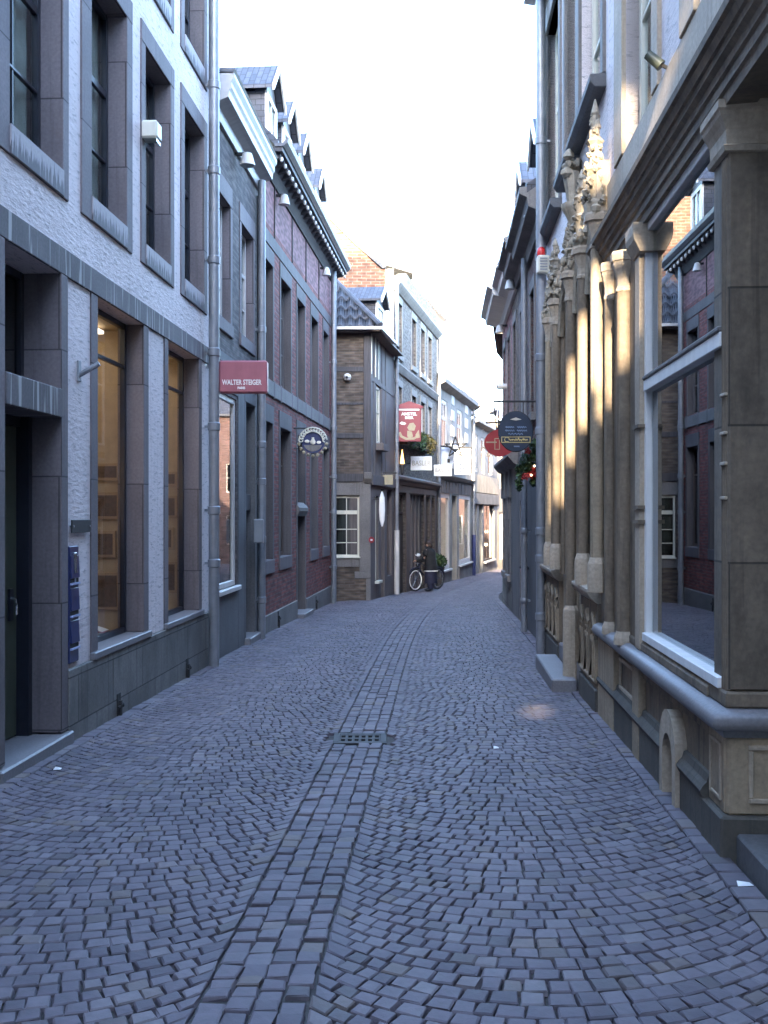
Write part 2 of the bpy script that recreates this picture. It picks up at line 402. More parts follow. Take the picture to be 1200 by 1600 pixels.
M['glass'] = glass('window_glass', (.62, .68, .66), 1.55, 0, .05)
M['glassd'] = glass('dim_glass', (.5, .55, .52), 1.55, 0, .08)
M['shop'] = glass('shop_glass', (.42, .45, .42), 3.8, 0, .0)
M['clear'] = glass('clear_shop_glass', (.92, .92, .88), 1.35)
M['curtain'] = plain('grey_curtain', (.5, .5, .46), .9, .25, scale=3)
M['warmwall'] = plain('honey_panel', (.40, .30, .185), .6, .12)
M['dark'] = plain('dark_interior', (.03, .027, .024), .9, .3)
M['paper'] = plain('print_paper', (.34, .23, .13), .8, .1)
M['ink'] = plain('print_ink', (.10, .06, .035), .8, .3, scale=25)
M['maroon'] = plain('maroon_enamel', (.24, .04, .055), .35, .06)
M['rose'] = plain('rose_enamel', (.36, .115, .14), .4, .06)
M['red'] = plain('red_enamel', (.30, .03, .035), .35, .1)
M['lettering'] = plain('white_lettering', (.8, .79, .76), .5, .03)
M['gold'] = plain('gold_leaf', (.62, .5, .22), .4, .1, metal=.2)
M['goldlet'] = plain('dull_gold_lettering', (.36, .31, .2), .5, .1)
M['signblue'] = plain('dark_blue_sign', (.028, .042, .07), .35, .15)
M['palelet'] = plain('pale_blue_lettering', (.16, .22, .32), .5, .1)
M['board'] = plain('white_board', (.75, .75, .73), .45, .03)
M['paleblue'] = plain('pale_blue_board', (.42, .47, .56), .5, .04)
M['leaf'] = leafm('leaves', (.015, .035, .012), (.06, .11, .03))
M['leafy'] = leafm('autumn_leaves', (.09, .10, .02), (.24, .15, .04))
M['petal'] = leafm('red_petals', (.25, .01, .012), (.5, .04, .03))
M['skin'] = plain('skin', (.50, .30, .22), .5, .05)
M['coat'] = plain('black_cloth', (.012, .012, .014), .85, .3)
M['trouser'] = plain('navy_cloth', (.018, .02, .045), .85, .25)
M['hair'] = plain('brown_hair', (.05, .03, .022), .7, .3)
M['rubber'] = plain('rubber', (.015, .015, .016), .7, .2)
M['chrome'] = plain('chrome', (.6, .6, .62), .2, .1, metal=.9)
M['bikeblue'] = plain('bike_enamel', (.02, .025, .06), .3, .1)
M['warmlamp'] = emit('warm_lamp', (1, .74, .45), .8)
M['shoplamp'] = emit('shop_lamp', (1, .93, .78), .05)
M['roomlamp'] = emit('room_lamp', (1, .84, .62), .15)
M['orangelamp'] = emit('orange_lamp', (1, .5, .15), .35)
M['redlens'] = plain('red_lens', (.5, .02, .02), .25, .1)
# ------------------------------------------------------------------ street surface
def XL(y):
    a = -2.845 + .06*y if y < 16.2 else -1.873 + .082*(y-16.2)
    b = -.336 + .16*(y-25.2) if y < 29.05 else .264 + .19*(y-29.05) if y < 37.6 else 1.89 + .22*(y-37.6) if y < 46.6 else 3.87 + .25*(y-46.6)
    if y < 24.3: return a
    t = min(max((y-24.3)/1.6, 0), 1); t = t*t*(3-2*t)
    return a + (b-a)*t
def XR(y):
    return 1.405 + .0545*y if y < 24.4 else 2.735 + .0545*(y-24.4) + .0085*(y-24.4)**2
def XC(y):
    pts = [(-4, -.85), (3.4, -.45), (8, -.19), (16, .27), (21, .72), (26, 1.35), (32, 2.2), (40, 3.6), (50, 6.2), (70, 12)]
    for i in range(len(pts)-1):
        if y <= pts[i+1][0]: break
    (a, p), (b, q) = pts[i], pts[i+1]; w = b-a
    def sl(k):
        k0, k1 = max(k-1, 0), min(k+1, len(pts)-1); return (pts[k1][1]-pts[k0][1])/(pts[k1][0]-pts[k0][0])
    t = (y-a)/w; t2, t3 = t*t, t*t*t
    return (2*t3-3*t2+1)*p + (t3-2*t2+t)*w*sl(i) + (-2*t3+3*t2)*q + (t3-t2)*w*sl(i+1)
SW = .185        # half width of the middle drain strip
def camber(x, y):
    l, r, c = XL(y), XR(y), XC(y); d = abs(x-c)/max(.3, (r-c if x > c else c-l))
    return .010*min(d, 1.1)**1.6 - .003
GRATE = (XC(8.1)-.205, XC(8.1)+.205, 7.93, 8.29)
def sett(vs, fs, q, gap, hj):
    """one dressed stone: crowned top with worn edges, quad q in plan"""
    c = [sum(p[0] for p in q)/4, sum(p[1] for p in q)/4]
    if GRATE[0]-.03 < c[0] < GRATE[1]+.03 and GRATE[2]-.03 < c[1] < GRATE[3]+.03: return
    b = len(vs); z0 = U(-hj, hj); tx, ty = U(-.012, .012), U(-.012, .012)
    def ring(ins, dz):
        for p in q:
            dx, dy = c[0]-p[0], c[1]-p[1]; l = math.hypot(dx, dy) or 1; k = min(ins/l, .6)
            x, y = p[0]+dx*k+U(-.0035, .0035), p[1]+dy*k+U(-.0035, .0035)
            vs.append((x, y, G(y)+camber(x, y)+z0+dz+(x-c[0])*tx+(y-c[1])*ty))
    ring(gap, -.020); ring(gap+.003, -.005); ring(gap+.010, .0)
    vs.append((c[0], c[1], G(c[1])+camber(*c)+z0+.0015))
    for r in (0, 4):
        for k in range(4): fs.append((b+r+k, b+r+(k+1) % 4, b+r+4+(k+1) % 4, b+r+4+k))
    for k in range(4): fs.append((b+8+k, b+8+(k+1) % 4, b+12))
vs, fs = [], []
PITCH, ANG = .096, math.radians(46)
for half in (0, 1):
    nx = 24 if half == 0 else 21
    y = .2
    rows = []
    while y < 66:
        cuts = [0]
        for k in range(nx): cuts.append(cuts[-1] + U(.8, 1.25))
        off = (y/PITCH) % 2 * .5
        cuts = [c/cuts[-1] for c in cuts]
        rows.append((y, cuts)); y += PITCH*U(.93, 1.07)
    nx = 20 if half == 0 else 18
    def P(t, y0):
        a = (2*t-1)*ANG; lift = (1-math.cos(a))/math.sin(ANG)*.5*1.75; u = .5+.5*math.sin(a)/math.sin(ANG)
        yy = y0+lift; l, r = (XL(yy)+.13, XC(yy)-SW-.005) if half == 0 else (XC(yy)+SW+.005, XR(yy)-.13)
        return (l+(r-l)*u, yy)
    for (y0, cuts), (y1, _) in zip(rows, rows[1:]):
        if y0 > 30 and half == 0 and False: continue
        for a, b in zip(cuts, cuts[1:]):
            j = lambda: U(-.0045, .0045)
            rad = lambda t: t if t in (0, 1) else t-(y1-y0)*math.sin((2*t-1)*ANG)*math.cos((2*t-1)*ANG)/2.1
            q = [P(a, y0), P(b, y0), P(rad(b), y1), P(rad(a), y1)]
            q = [(p[0]+j(), p[1]+j()) for p in q]
            sett(vs, fs, q, U(.0015, .0055), .0022)
# drain strip: four straight rows; edge rows along the walls
y = .2
while y < 66:
    dy = U(.085, .12)
    for k in range(4):
        sh = U(-.03, .03)
        def X(yy, e): return XC(yy)-SW+2*SW*e/4
        q = [(X(y+sh, k)+U(-.006,.006), y+sh), (X(y+sh, k+1)+U(-.006,.006), y+sh), (X(y+dy+sh, k+1)+U(-.006,.006), y+dy+sh+U(-.008,.008)), (X(y+dy+sh, k)+U(-.006,.006), y+dy+sh+U(-.008,.008))]
        sett(vs, fs, q, U(.0015, .005), .002)
    y += dy
for side in (0, 1):
    y = .2
    while y < 60:
        dy = U(.12, .2); e = XL if side == 0 else XR; w = .13 if side == 0 else -.13
        q = [(e(y), y), (e(y)+w, y), (e(y+dy)+w, y+dy), (e(y+dy), y+dy)]
        if side: q = [q[1], q[0], q[3], q[2]]
        sett(vs, fs, q, U(.003, .008), .004); y += dy
def sett_mat():
    t = NT('granite_setts'); g = t.n('ShaderNodeNewGeometry'); tc = t.n('ShaderNodeTexCoord').outputs['Object']
    n = t.noise(tc, 22, 5); f = t.noise(tc, 160, 3); w = t.noise(tc, 1.1, 4)
    col = t.ramp(g.outputs['Random Per Island'], [(0, (.09, .077, .092)), (.3, (.118, .102, .12)), (.66, (.135, .116, .133)), (.84, (.16, .142, .158)), (.9, (.15, .122, .112)), (.95, (.085, .074, .082)), (1, (.175, .155, .165))])
    col = t.mix(.6, col, t.ramp(n, [(.3, g3(.62)), (.7, g3(1.3))]), 'MULTIPLY')
    col = t.mix(.55, col, t.ramp(w, [(.3, (.6, .6, .64)), (.7, (1.2, 1.15, 1.12))]), 'MULTIPLY')
    sep = t.n('ShaderNodeSeparateXYZ'); t.l(g.outputs['Normal'], sep.inputs[0])
    return t.fin(col, t.ramp(n, [(.3, g3(.62)), (.7, g3(.82))]), t.bump(f, .25, .003, t.bump(n, .35, .008)))
me = bpy.data.meshes.new('street'); me.from_pydata(vs, [], fs)
me.materials.append(sett_mat()); st = bpy.data.objects.new('street', me); COL.objects.link(st); tag(st, kind='structure')
t = NT('joint_soil'); nn = t.noise(t.n('ShaderNodeTexCoord').outputs['Object'], 30, 5)
soil = t.fin(t.ramp(nn, [(.3, (.028, .026, .026)), (.7, (.07, .064, .06))]), .95, t.bump(nn, .5, .01))
vs, fs = [], []
ys = [-80+4*k for k in range(20)] + [.5*k for k in range(0, 140)] + [72, 80, 100, 120, 200, 400]
xs = [-60, -30, -15, -8, -5, -4, -3, -2, -1, 0, 1, 2, 3, 4, 5, 8, 12, 20, 40, 90]
for y in ys:
    for x in xs: vs.append((x, y, G(y)-(.022 if -1 < y < 66 and -4 < x < 9 else .06)))
for i in range(len(ys)-1):
    for j in range(len(xs)-1):
        a = i*len(xs)+j; fs.append((a, a+1, a+len(xs)+1, a+len(xs)))
me = bpy.data.meshes.new('ground'); me.from_pydata(vs, [], fs); me.materials.append(soil)
go = bpy.data.objects.new('ground', me); COL.objects.link(go); tag(go, kind='structure')
# drain grate
gx0, gx1, gy0, gy1 = GRATE; gz = G(8.1)-.012
gt = thing('drain_grate', 'rusty cast iron drain grate set in the straight middle strip of setts', 'drain grate', ((gx0+gx1)/2, 8.11, gz))
m = MB(WF); m.box(gx0, gx1, gy0, gy0+.045, gz-.03, gz+.012).box(gx0, gx1, gy1-.045, gy1, gz-.03, gz+.012)
m.box(gx0, gx0+.05, gy0+.045, gy1-.045, gz-.03, gz+.012).box(gx1-.05, gx1, gy0+.045, gy1-.045, gz-.03, gz+.012)
m.build('grate_frame', M['iron'], gt, bevel=.004)
m = MB(WF); wx = (gx1-gx0-.1)
for k in range(7): x = gx0+.05+wx*k/6; m.box(x-.011, x+.011, gy0+.046, gy1-.046, gz-.03, gz+.008)
for k in range(3): y = gy0+.055+(gy1-gy0-.11)*k/2; m.box(gx0+.051, gx1-.051, y-.024, y+.024, gz-.03, gz+.0095)
m.build('grate_bars', M['iron'], gt, bevel=.003)
for px, py, w, lab in ((1163, 1367, .035, 'small white paper scrap on the setts beside the dark entrance step'), (775, 1147, .02, 'tiny pale paper scrap lying on the open setts'), (90, 1182, .025, 'crumpled pale scrap below the dark door step')):
    y = 1.62*F/(py-800); x = (px-600)/F*y; z = G(y)+camber(x, y)+.005
    m = MB(WF); m.add([(x-w, y-.02, z), (x+w, y-.025, z+.004), (x+w*.9, y+.025, z+.002), (x-w*.8, y+.02, z+.012), (x, y, z+.014)], [(0,1,4),(1,2,4),(2,3,4),(3,0,4)])
    m.org = Vector((x, y, z)); tag(m.build('paper_scrap', M['lettering']), lab, 'litter')

# ------------------------------------------------------------------ shared bits
def downpipe(fac, par, s, d, h0, h1, r=.058, collars=(), name='downpipe'):
    o = MB(fac).lathe(s, d, [(r, h0), (r, h1)], 14).build(name, M['zinc'], par, smooth=True)
    m = MB(fac)
    for h in collars: m.lathe(s, d, [(r*1.02, h-.05), (r*1.18, h-.04), (r*1.18, h+.04), (r*1.02, h+.05)], 14); m.box(s-.015, s+.015, 0, d-r*.9, h-.015, h+.015)
    m.each('pipe_collar', M['zinc'], o, 2, smooth=True)
    return o
def roof_prism(fac, par, s0, s1, d0, h0, dr, hr, d1, h1, mat, name='roof', th=.12):
    m = MB(fac); m.ps([(d0, h0), (dr, hr), (d1, h1), (d1, h1-th), (dr, hr-th), (d0, h0-th)], s0, s1); return m.build(name, mat, par)
def vent(fac, par, s, h, w=.1, hh=.24):
    m = MB(fac); m.box(s-w/2, s+w/2, -.06, .034, h, h+hh); o = m.build('cellar_vent', M['dark'], par)
    m = MB(fac); m.box(s-.012, s+.012, .034, .06, h-.03, h+hh*.7); m.box(s-.06, s+.07, .04, .055, h+hh*.42, h+hh*.5); m.blob(s+.03, .05, h+hh*.5, .025)
    m.build('iron_bar', M['iron'], o)
def lamp_can(name, lab, fac, s, h, d=.12, r=.1, grp=None):
    """floodlight hanging under the eaves: tapering white housing with a dark rim and bracket"""
    o = thing(name, lab, 'floodlight', fac.W(s, d, h), grp)
    MB(fac).lathe(s, d, [(r*.3, h+.1), (r*.62, h+.085), (r*.8, h+.03), (r*1.05, h-.06), (r*1.08, h-.075), (r*.9, h-.075)], 12).build('lamp_housing', M['white'], o, smooth=True)
    MB(fac).lathe(s, d, [(r*.88, h-.077), (r*.85, h-.083)], 12).build('lens', M['glass'], o)
    MB(fac).box(s-.02, s+.02, 0, d, h+.06, h+.1).build('bracket', M['iron'], o)
    return o

# ================================================================== white rendered townhouse (nearest, on the street's west side)
A = thing('townhouse', 'white roughly rendered townhouse with grey stone window frames and a dark stone lintel band', 'house', LF.W(8, 0, 0))
L = LF; s_ = L.s; Aend = 12.80
dr0, dr1, drS = s_(4), s_(89), s_(102.5)
gw = [(s_(140.6), s_(151), s_(222.5), s_(230.6)), (s_(255.6), s_(261.5), s_(308), s_(314))]
uw = [(s_(-30), s_(12.5), s_(96), s_(105)), (s_(125.5), s_(141), s_(196.3), s_(205)), (s_(219), s_(225.6), s_(265), s_(270.5)), (s_(281.5), s_(287), s_(317.3), s_(322.5))]
uw = [(3.3, 3.45, 4.35, 4.5), (4.85, 5.0, 5.9, 6.1)] + uw
ops = [(dr0-.14, drS, -.6, 3.35, .5)] + [(a, d, .42, 3.35, .24) for a, b, c, d in gw] + [(3.9, 5.6, .42, 3.35, .24)]
for (b0, b1) in ((3.92, 6.18), (6.56, 8.75)): ops += [(a, d, b0, b1, .24) for a, b, c, d in uw]
m = wall_mb(L, -7, Aend, -.7, 10.2, ops, depth=7); m.build('wall', M['stucco'], A, recalc=False)
roof_prism(L, A, -7, Aend-.02, .15, 10.2, -3.4, 12.4, -7.1, 10.2, M['slate'])
MB(L).box(-7, Aend, -.02, .018, 3.351, 3.55).build('lintel_band', M['band'], A, bevel=.005)
m = MB(L); m.box(-7, dr0-.142, -.02, .03, -.7, .42).box(drS+.001, Aend-.01, -.02, .03, -.7, .42); m.build('plinth', M['plinth'], A, bevel=.006)
# entrance
MB(L).box(drS-.135, drS, -.5, .02, -.02, 3.35).box(dr0-.14, dr0-.005, -.5, .02, -.02, 3.35).each('door_jamb', M['blue'], A, 1, bevel=.006)
MB(L).box(dr0-.14, drS+.03, -.5, .06, -.6, -.03).build('door_step', M['bluesill'], A, bevel=.012)
MB(L).box(dr0-.005, drS-.135, -.3, .03, 2.29, 2.5).build('transom_beam', M['band'], A, bevel=.006)
window(L, A, dr0-.004, drS-.136, 2.502, 3.349, -.26, M['black'], M['glassd'], vb=(.5,), hb=(), fw=.06)
m = MB(L); m.box(dr0-.004, dr0+.05, -.34, -.26, -.03, 2.29).box(drS-.2, drS-.136, -.34, -.2, -.03, 2.29).box(dr0+.05, drS-.2, -.34, -.26, 2.22, 2.29); dfm = m.build('door_frame', M['black'], A)
d_ = MB(L).box(dr0+.052, drS-.202, -.33, -.29, -.02, 2.218).build('door', M['green'], A, bevel=.004)
MB(L).box(drS-.36, drS-.30, -.29, -.27, .82, 1.05).build('lock_plate', M['black'], d_)
MB(L).tube([(drS-.34, -.28, .98), (drS-.34, -.235, .98), (drS-.36, -.225, .93), (drS-.36, -.225, .87)], .011).build('handle', M['chrome'], d_, smooth=True)
for a, b, c, d in gw:
    o = surround(L, A, a, d, .42, 3.351, b-a, .001, .06, (M['blue'], M['bluesill']), .24, .012, .045, top=False)
    w = window(L, A, b, c, .48, 3.35, -.15, M['black'], M['clear'], vb=(), hb=(.86,), fw=.05, bw=.035)
    # lit display room behind the glass
    m = MB(L); e, r0 = -.25, -1.15
    m.quad((b-.12,r0,.46),(c+.3,r0,.46),(c+.3,r0,3.34),(b-.12,r0,3.34)); m.quad((b-.12,e,.46),(b-.12,r0,.46),(b-.12,r0,3.34),(b-.12,e,3.34)); m.quad((c+.3,e,.46),(c+.3,r0,.46),(c+.3,r0,3.34),(c+.3,e,3.34))
    m.quad((b-.12,e,3.34),(c+.3,e,3.34),(c+.3,r0,3.34),(b-.12,r0,3.34)); m.quad((b-.12,e,.46),(c+.3,e,.46),(c+.3,r0,.46),(b-.12,r0,.46))
    m.build('display_room', M['warmwall'], A, recalc=False)
    MB(L).tube([(b-.05, -.36, 1.55), (b-.05, -.36, 2.35)], .022).build('lamp_tube', M['warmlamp'], A)
    MB(L).box(b, c+.1, -.95, -.4, 3.28, 3.31).build('ceiling_lamp', M['roomlamp'], A)
surround(L, A, 3.9, 5.6, .42, 3.351, .16, .001, .06, (M['blue'], M['bluesill']), .24, .012, .045, top=False); window(L, A, 4.06, 5.44, .48, 3.35, -.15, M['black'], M['glass'], vb=(), hb=(.86,))
fl = 0
for (b0, b1) in ((3.92, 6.18), (6.56, 8.75)):
    for k, (a, b, c, d) in enumerate(uw):
        m = MB(L); m.box(a, b, -.24, .014, b0, b1-.2).box(c, d, -.24, .014, b0, b1-.2).box(a, d, -.24, .016, b1-.2, b1); m.build('stone_surround', M['blue'], A, bevel=.005)
        MB(L).box(b, c, -.24, .024, b0, b0+.2).build('sill', M['sill'], A, bevel=.006)
        w = window(L, A, b, c, b0+.2, b1-.2, -.155, M['black'] , M['glass'], vb=(.5,), hb=(.62, .3), fw=.05, bw=.025, rail=.06)
        if k in (2, 3): e = .30 if k == 2 else .052; MB(L).box(b+e, b+e+.03, -.16, -.142, b0+.25, b1-.25).build('stile_glint', M['bluebar'], w)  # casement edge with its bright reflection painted in as pale blue
        m = MB(L); x = b
        while x < c-.05:
            x1 = x+.07; m.add([(x, -.235-.02*math.sin(x*40), b0+.2), (x1, -.235-.02*math.sin(x1*40), b0+.2), (x1, -.235-.02*math.sin(x1*40), b1-.2), (x, -.235-.02*math.sin(x*40), b1-.2)], [(0,1,2,3)]); x = x1
        m.build('curtain', M['curtain'], w, recalc=False)
    fl = 1
downpipe(L, A, s_(334.3, .11), .11, L.g(12.7)-.05, 10.2, .062, (1.0, 1.62, 2.6, 3.47, 4.55, 5.6, 6.6))
for px, py in ((180, 1120), (288, 1058)): vent(L, A, s_(px), L.h(px, py), .1, .2)
# framed prints standing in the lit windows
for wi, (a, b, c, d) in enumerate(gw):
    for k, (h0, h1) in enumerate(((.66, 1.02), (1.16, 1.42), (1.53, 1.79), (1.90, 2.07))):
        e0, e1 = (-.80, -.30) if k != 1 else (-.74, -.34); s0 = c+.27
        pos = ('lowest', 'second lowest', 'second highest', 'topmost')[k]; wn = ('wider lit window next to the letterboxes', 'narrow lit window next to the drainpipe')[wi]
        o = thing('framed_print', f'{pos} brown print hanging in the {wn}', 'picture', L.W(s0, e0, h0), 'prints shown in the lit windows')
        MB(L).box(s0, s0+.028, e0, e1, h0, h1).build('frame', M['paper'], o, bevel=.003)
        MB(L).box(s0-.004, s0, e0+.03, e1-.03, h0+.03, h1-.03).build('picture', M['ink'], o)
o = thing('book', 'red open book lying at the bottom of the wider lit window', 'book', L.W(gw[0][2]-.1, -.4, .48))
m = MB(L); s0 = gw[0][2]-.2; m.ps([(-.62, .485), (-.46, .53), (-.30, .485), (-.46, .515)], s0, s0+.22); m.build('cover', M['red'], o); MB(L).ps([(-.60, .50), (-.46, .545), (-.32, .50), (-.46, .53)], s0+.01, s0+.21).build('pages', M['lettering'], o)
# things fixed to the white house
x0, x1 = s_(105), s_(119.5); h0, h1 = L.h(112, 1035), L.h(112, 853)
lb = thing('letterbox_panel', 'tall blue panel of three letterboxes with an intercom at the top', 'letterbox', L.W(x0, 0, h0))
MB(L).box(x0, x1, .0, .018, h0, h1).build('panel', M['navy'], lb, bevel=.006)
for k in range(3):
    hh = h0+.12+k*.245
    f = MB(L).ps([(.018, hh+.03), (.032, hh+.03), (.024, hh+.2), (.018, hh+.2)], x0+.012, x1-.012).build('flap', M['navy'], lb, bevel=.004)
    MB(L).box(x0+.014, x1-.014, .018, .022, hh-.005, hh+.026).build('slot', M['dark'], f)
    MB(L).box(x0+.012, x1-.012, .018, .036, hh-.02, hh-.006).build('slot_lip', M['bluebar'], f)
MB(L).box(x0+.07, x1-.07, .018, .032, h1-.21, h1-.05).build('intercom', M['chrome'], lb, bevel=.004)
MB(L).box(x0+.09, x1-.08, .018, .026, h1-.29, h1-.23).build('bell_buttons', M['zinc'], lb)
x0, x1 = s_(107), s_(136.5); h0, h1 = L.h(122, 832), L.h(122, 812)
o = thing('name_plate', 'small dark metal name plate on the white rendered pier', 'plate', L.W(x0, 0, h0))
MB(L).box(x0, x1, .018, .03, h0, h1).build('plate', M['iron'], o, bevel=.003)
m = MB(L)
for k in (0, 1): m.tube([(x0+.03+k*(x1-x0-.06), 0, (h0+h1)/2), (x0+.03+k*(x1-x0-.06), .034, (h0+h1)/2)], .008)
m.each('bolt', M['zinc'], o, 1)
x0 = s_(122); h0 = L.h(122, 590)
o = thing('flag_bracket', 'slanting iron flagpole socket on the white pier between door and window', 'bracket', L.W(x0, 0, h0))
MB(L).box(x0-.03, x0+.03, 0, .015, h0-.03, h0+.13).build('back_plate', M['greypaint'], o, bevel=.003)
MB(L).tube([(x0, .01, h0+.02), (x0+.02, .16, h0+.11)], .02).build('socket', M['zinc'], o, smooth=True)
x0 = s_(229, .06); h0 = L.h(229, 215, .06)
o = thing('wall_light', 'cream box light mounted on the stone frame of an upper window', 'wall light', L.W(x0, 0, h0))
MB(L).box(x0-.0, x0+.17, .0, .16, h0, h0+.17).build('lamp_box', M['cream'], o, bevel=.02)
MB(L).box(x0+.01, x0+.16, .01, .15, h0-.03, h0).build('lens', M['glass'], o)
MB(L).box(x0+.04, x0+.06, -.12, .0, h0+.08, h0+.1).build('arm', M['iron'], o)
# maroon projecting sign on the downpipe
sx = s_(343, .17); y0 = L.W(sx, .17, 0)[1]; k = y0/F
xa, xb, za, zb = (342-600)*k, (417.5-600)*k, EYE+(800-614)*k, EYE+(800-563)*k
o = thing('hanging_sign', 'maroon box sign lettered in white, bolted to the drainpipe of the white house', 'shop sign', (xa, y0, za))
MB(WF).box(xa, xb, y0, y0+.13, za, zb).build('sign_box', M['rose'], o, bevel=.018)
text_mesh('lettering', 'WALTER STEIGER', .085, ((xa+xb)/2-.015, y0-.001, za+(zb-za)*.32), M['lettering'], o, width=(xb-xa)*.82, bold=.002)
text_mesh('lettering', 'PARIS', .04, ((xa+xb)/2-.02, y0-.001, za+(zb-za)*.15), M['lettering'], o, width=(xb-xa)*.16, bold=.002)
MB(WF).box(xa-.22, xa, y0+.05, y0+.08, zb-.09, zb-.05).box(xa-.22, xa-.16, y0+.03, y0+.1, zb-.1, zb+.02).build('bracket', M['chrome'], o)

# ================================================================== dark brick house with the white cornice
B = thing('townhouse', 'narrow dark brick house with a heavy white cornice and a white framed shop window', 'house', L.W(14.5, 0, 0))
b0, b1 = Aend+.02, 16.2
WU = [(12.93, s_(359)), (s_(376.5), s_(394.8))]
shop = (13.02, s_(369.5), L.h(369, 914), L.h(366, 623)); dro = (s_(382.7), s_(397), -.6, L.h(383, 628))
ops = [(a-.12, c+.13, 3.88, 5.85, .2) for a, c in WU] + [(shop[0], shop[1], shop[2], shop[3], .2), (dro[0]-.1, dro[1]+.1, -.6, dro[3]+.18, .35)]
wall_mb(L, b0, b1, -.8, 6.95, ops, depth=6.5).build('wall', M['greybrick'], B, recalc=False)
for a, c in WU:
    surround(L, B, a-.12, c+.13, 3.88, 5.85, .12, .26, .17, (M['blue'], M['blue']), .2, .012, .03)
    window(L, B, a, c, 4.05, 5.59, -.1, M['white'], M['glass'], vb=(.5,), hb=(.62, .3), fw=.06, rail=.06)
m = MB(L); m.box(b0, shop[0], -.02, .015, -.8, 3.5).box(shop[1]+.06, dro[0]-.1, -.02, .015, -.8, 3.5).box(dro[1]+.1, b1, -.02, .015, -.8, 3.5).box(shop[0], shop[1]+.06, -.02, .012, -.8, shop[2]-.06).box(b0, b1, -.02, .017, 3.5, 3.62).box(shop[0], shop[1]+.06, -.02, .013, shop[3]+.05, 3.5)
m.build('stone_front', M['dkst'], B, bevel=.005)
window(L, B, shop[0], shop[1], shop[2], shop[3], -.02, M['white'], M['clear'], vb=(), hb=(), fw=.07, name='shop_window')
MB(L).box(shop[0]-.02, shop[1]+.05, -.05, .06, shop[2]-.06, shop[2]).build('shop_sill', M['white'], B, bevel=.006)
m = MB(L); e, r0 = -.12, -1.4; a, c, h0, h1 = shop[0]-.05, shop[1]+.6, shop[2]-.02, shop[3]+.02
m.quad((a,r0,h0),(c,r0,h0),(c,r0,h1),(a,r0,h1)); m.quad((a,e,h0),(a,r0,h0),(a,r0,h1),(a,e,h1)); m.quad((c,e,h0),(c,r0,h0),(c,r0,h1),(c,e,h1)); m.quad((a,e,h1),(c,e,h1),(c,r0,h1),(a,r0,h1)); m.quad((a,e,h0),(c,e,h0),(c,r0,h0),(a,r0,h0))
m.build('display_room', M['cream'], B, recalc=False)
for k in range(2): MB(L).box(a+.2, c-.3, -.5-.5*k, -.4-.5*k, h1-.06, h1-.03).build('ceiling_lamp', M['shoplamp'], B)
m = MB(L)
for k in range(3): m.box(a+.01, c-.01, -1.38, -1.0, h0+.55+.5*k, h0+.58+.5*k)
sh = m.each('shelf', M['white'], B, 1)
for k in range(14):
    s = a+.15+1.3*R(); h = h0+.58+.5*(k % 3)
    mm = MB(L).ps([(-1.2, h), (-1.0, h), (-1.02, h+.05), (-1.12, h+.12), (-1.2, h+.12)], s, s+.09); mm.org = Vector(L.W(s, -1.1, h))
    o = mm.build('shoe', [M['black'], M['brownwood'], M['maroon']][k % 3]); tag(o, 'shoe on a white shelf inside the white framed shop window', 'shoe', 'shoes on the shelves in the white framed shop window')
m = MB(L); m.box(dro[0]-.1, dro[0], -.35, .018, -.6, dro[3]).box(dro[1], dro[1]+.1, -.35, .018, -.6, dro[3]).box(dro[0]-.1, dro[1]+.1, -.35, .02, dro[3], dro[3]+.18)
m.build('door_surround', M['dkst'], B, bevel=.006)
MB(L).box(dro[0], dro[1], -.34, -.05, 1.62, 1.86).build('door_transom', M['dkst'], B, bevel=.006)
d_ = MB(L).box(dro[0], dro[1], -.33, -.28, -.3, 1.62).build('door', M['door'], B); MB(L).tube([(dro[0]+.12, -.28, .85), (dro[0]+.12, -.22, .85), (dro[0]+.2, -.22, .85)], .012).build('handle', M['chrome'], d_)
window(L, B, dro[0], dro[1], 1.86, dro[3], -.28, M['door'], M['glassd'], vb=(), hb=())
MB(L).box(dro[0]-.1, dro[1]+.1, -.3, .1, -.6, L.g(15)+.1).build('door_step', M['bluesill'], B, bevel=.01)
prof = [(0, 6.42), (.04, 6.42), (.06, 6.5), (.05, 6.56), (.14, 6.6), (.20, 6.62), (.21, 6.70), (.235, 6.74), (.235, 6.80), (.27, 6.86), (.27, 6.91), (0, 6.91)]
MB(L).ps(prof, b0-.02, 16.0).build('cornice', M['softwhite'], B, bevel=.004)
MB(L).ps([(.02, 6.93), (.26, 6.915), (.285, 6.95), (.02, 6.98)], b0-.03, 16.0).build('gutter', M['lead'], B)
roof_prism(L, B, b0+.05, 16.15, .1, 6.98, -3.2, 7.6, -6.5, 6.9, M['slate'])
lamp_can('floodlight', 'white floodlight hanging under the white cornice', L, s_(384, .14), L.h(384, 250, .14), .16, .1, 'floodlights under the eaves')
downpipe(L, B, s_(409, .1), .1, L.g(16)-.05, 6.5, .055, (2.05, 2.6, 4.3, 1.2, .3))
MB(L).tube([(s_(401), .02, -.2), (s_(401), .02, 2.0), (s_(400), .02, 6.3)], .014).build('cable', M['iron'], B)
sx = s_(402, .1); h0, h1 = L.h(402, 848, .1), L.h(402, 811, .1)
o = thing('junction_box', 'grey metal junction box strapped to the drainpipe beside the door', 'junction box', L.W(sx, .1, h0))
yy = L.W(sx, .2, 0)[1]-.12; k = yy/F
MB(WF).box((397.5-600)*k, (412-600)*k, yy-.1, yy+.06, h0, h1).build('box', M['greypaint'], o, bevel=.008)
MB(WF).box((398.5-600)*k, (411-600)*k, yy-.108, yy-.1, h0+.01, h1-.01).build('lid', M['greypaint'], o, bevel=.003)

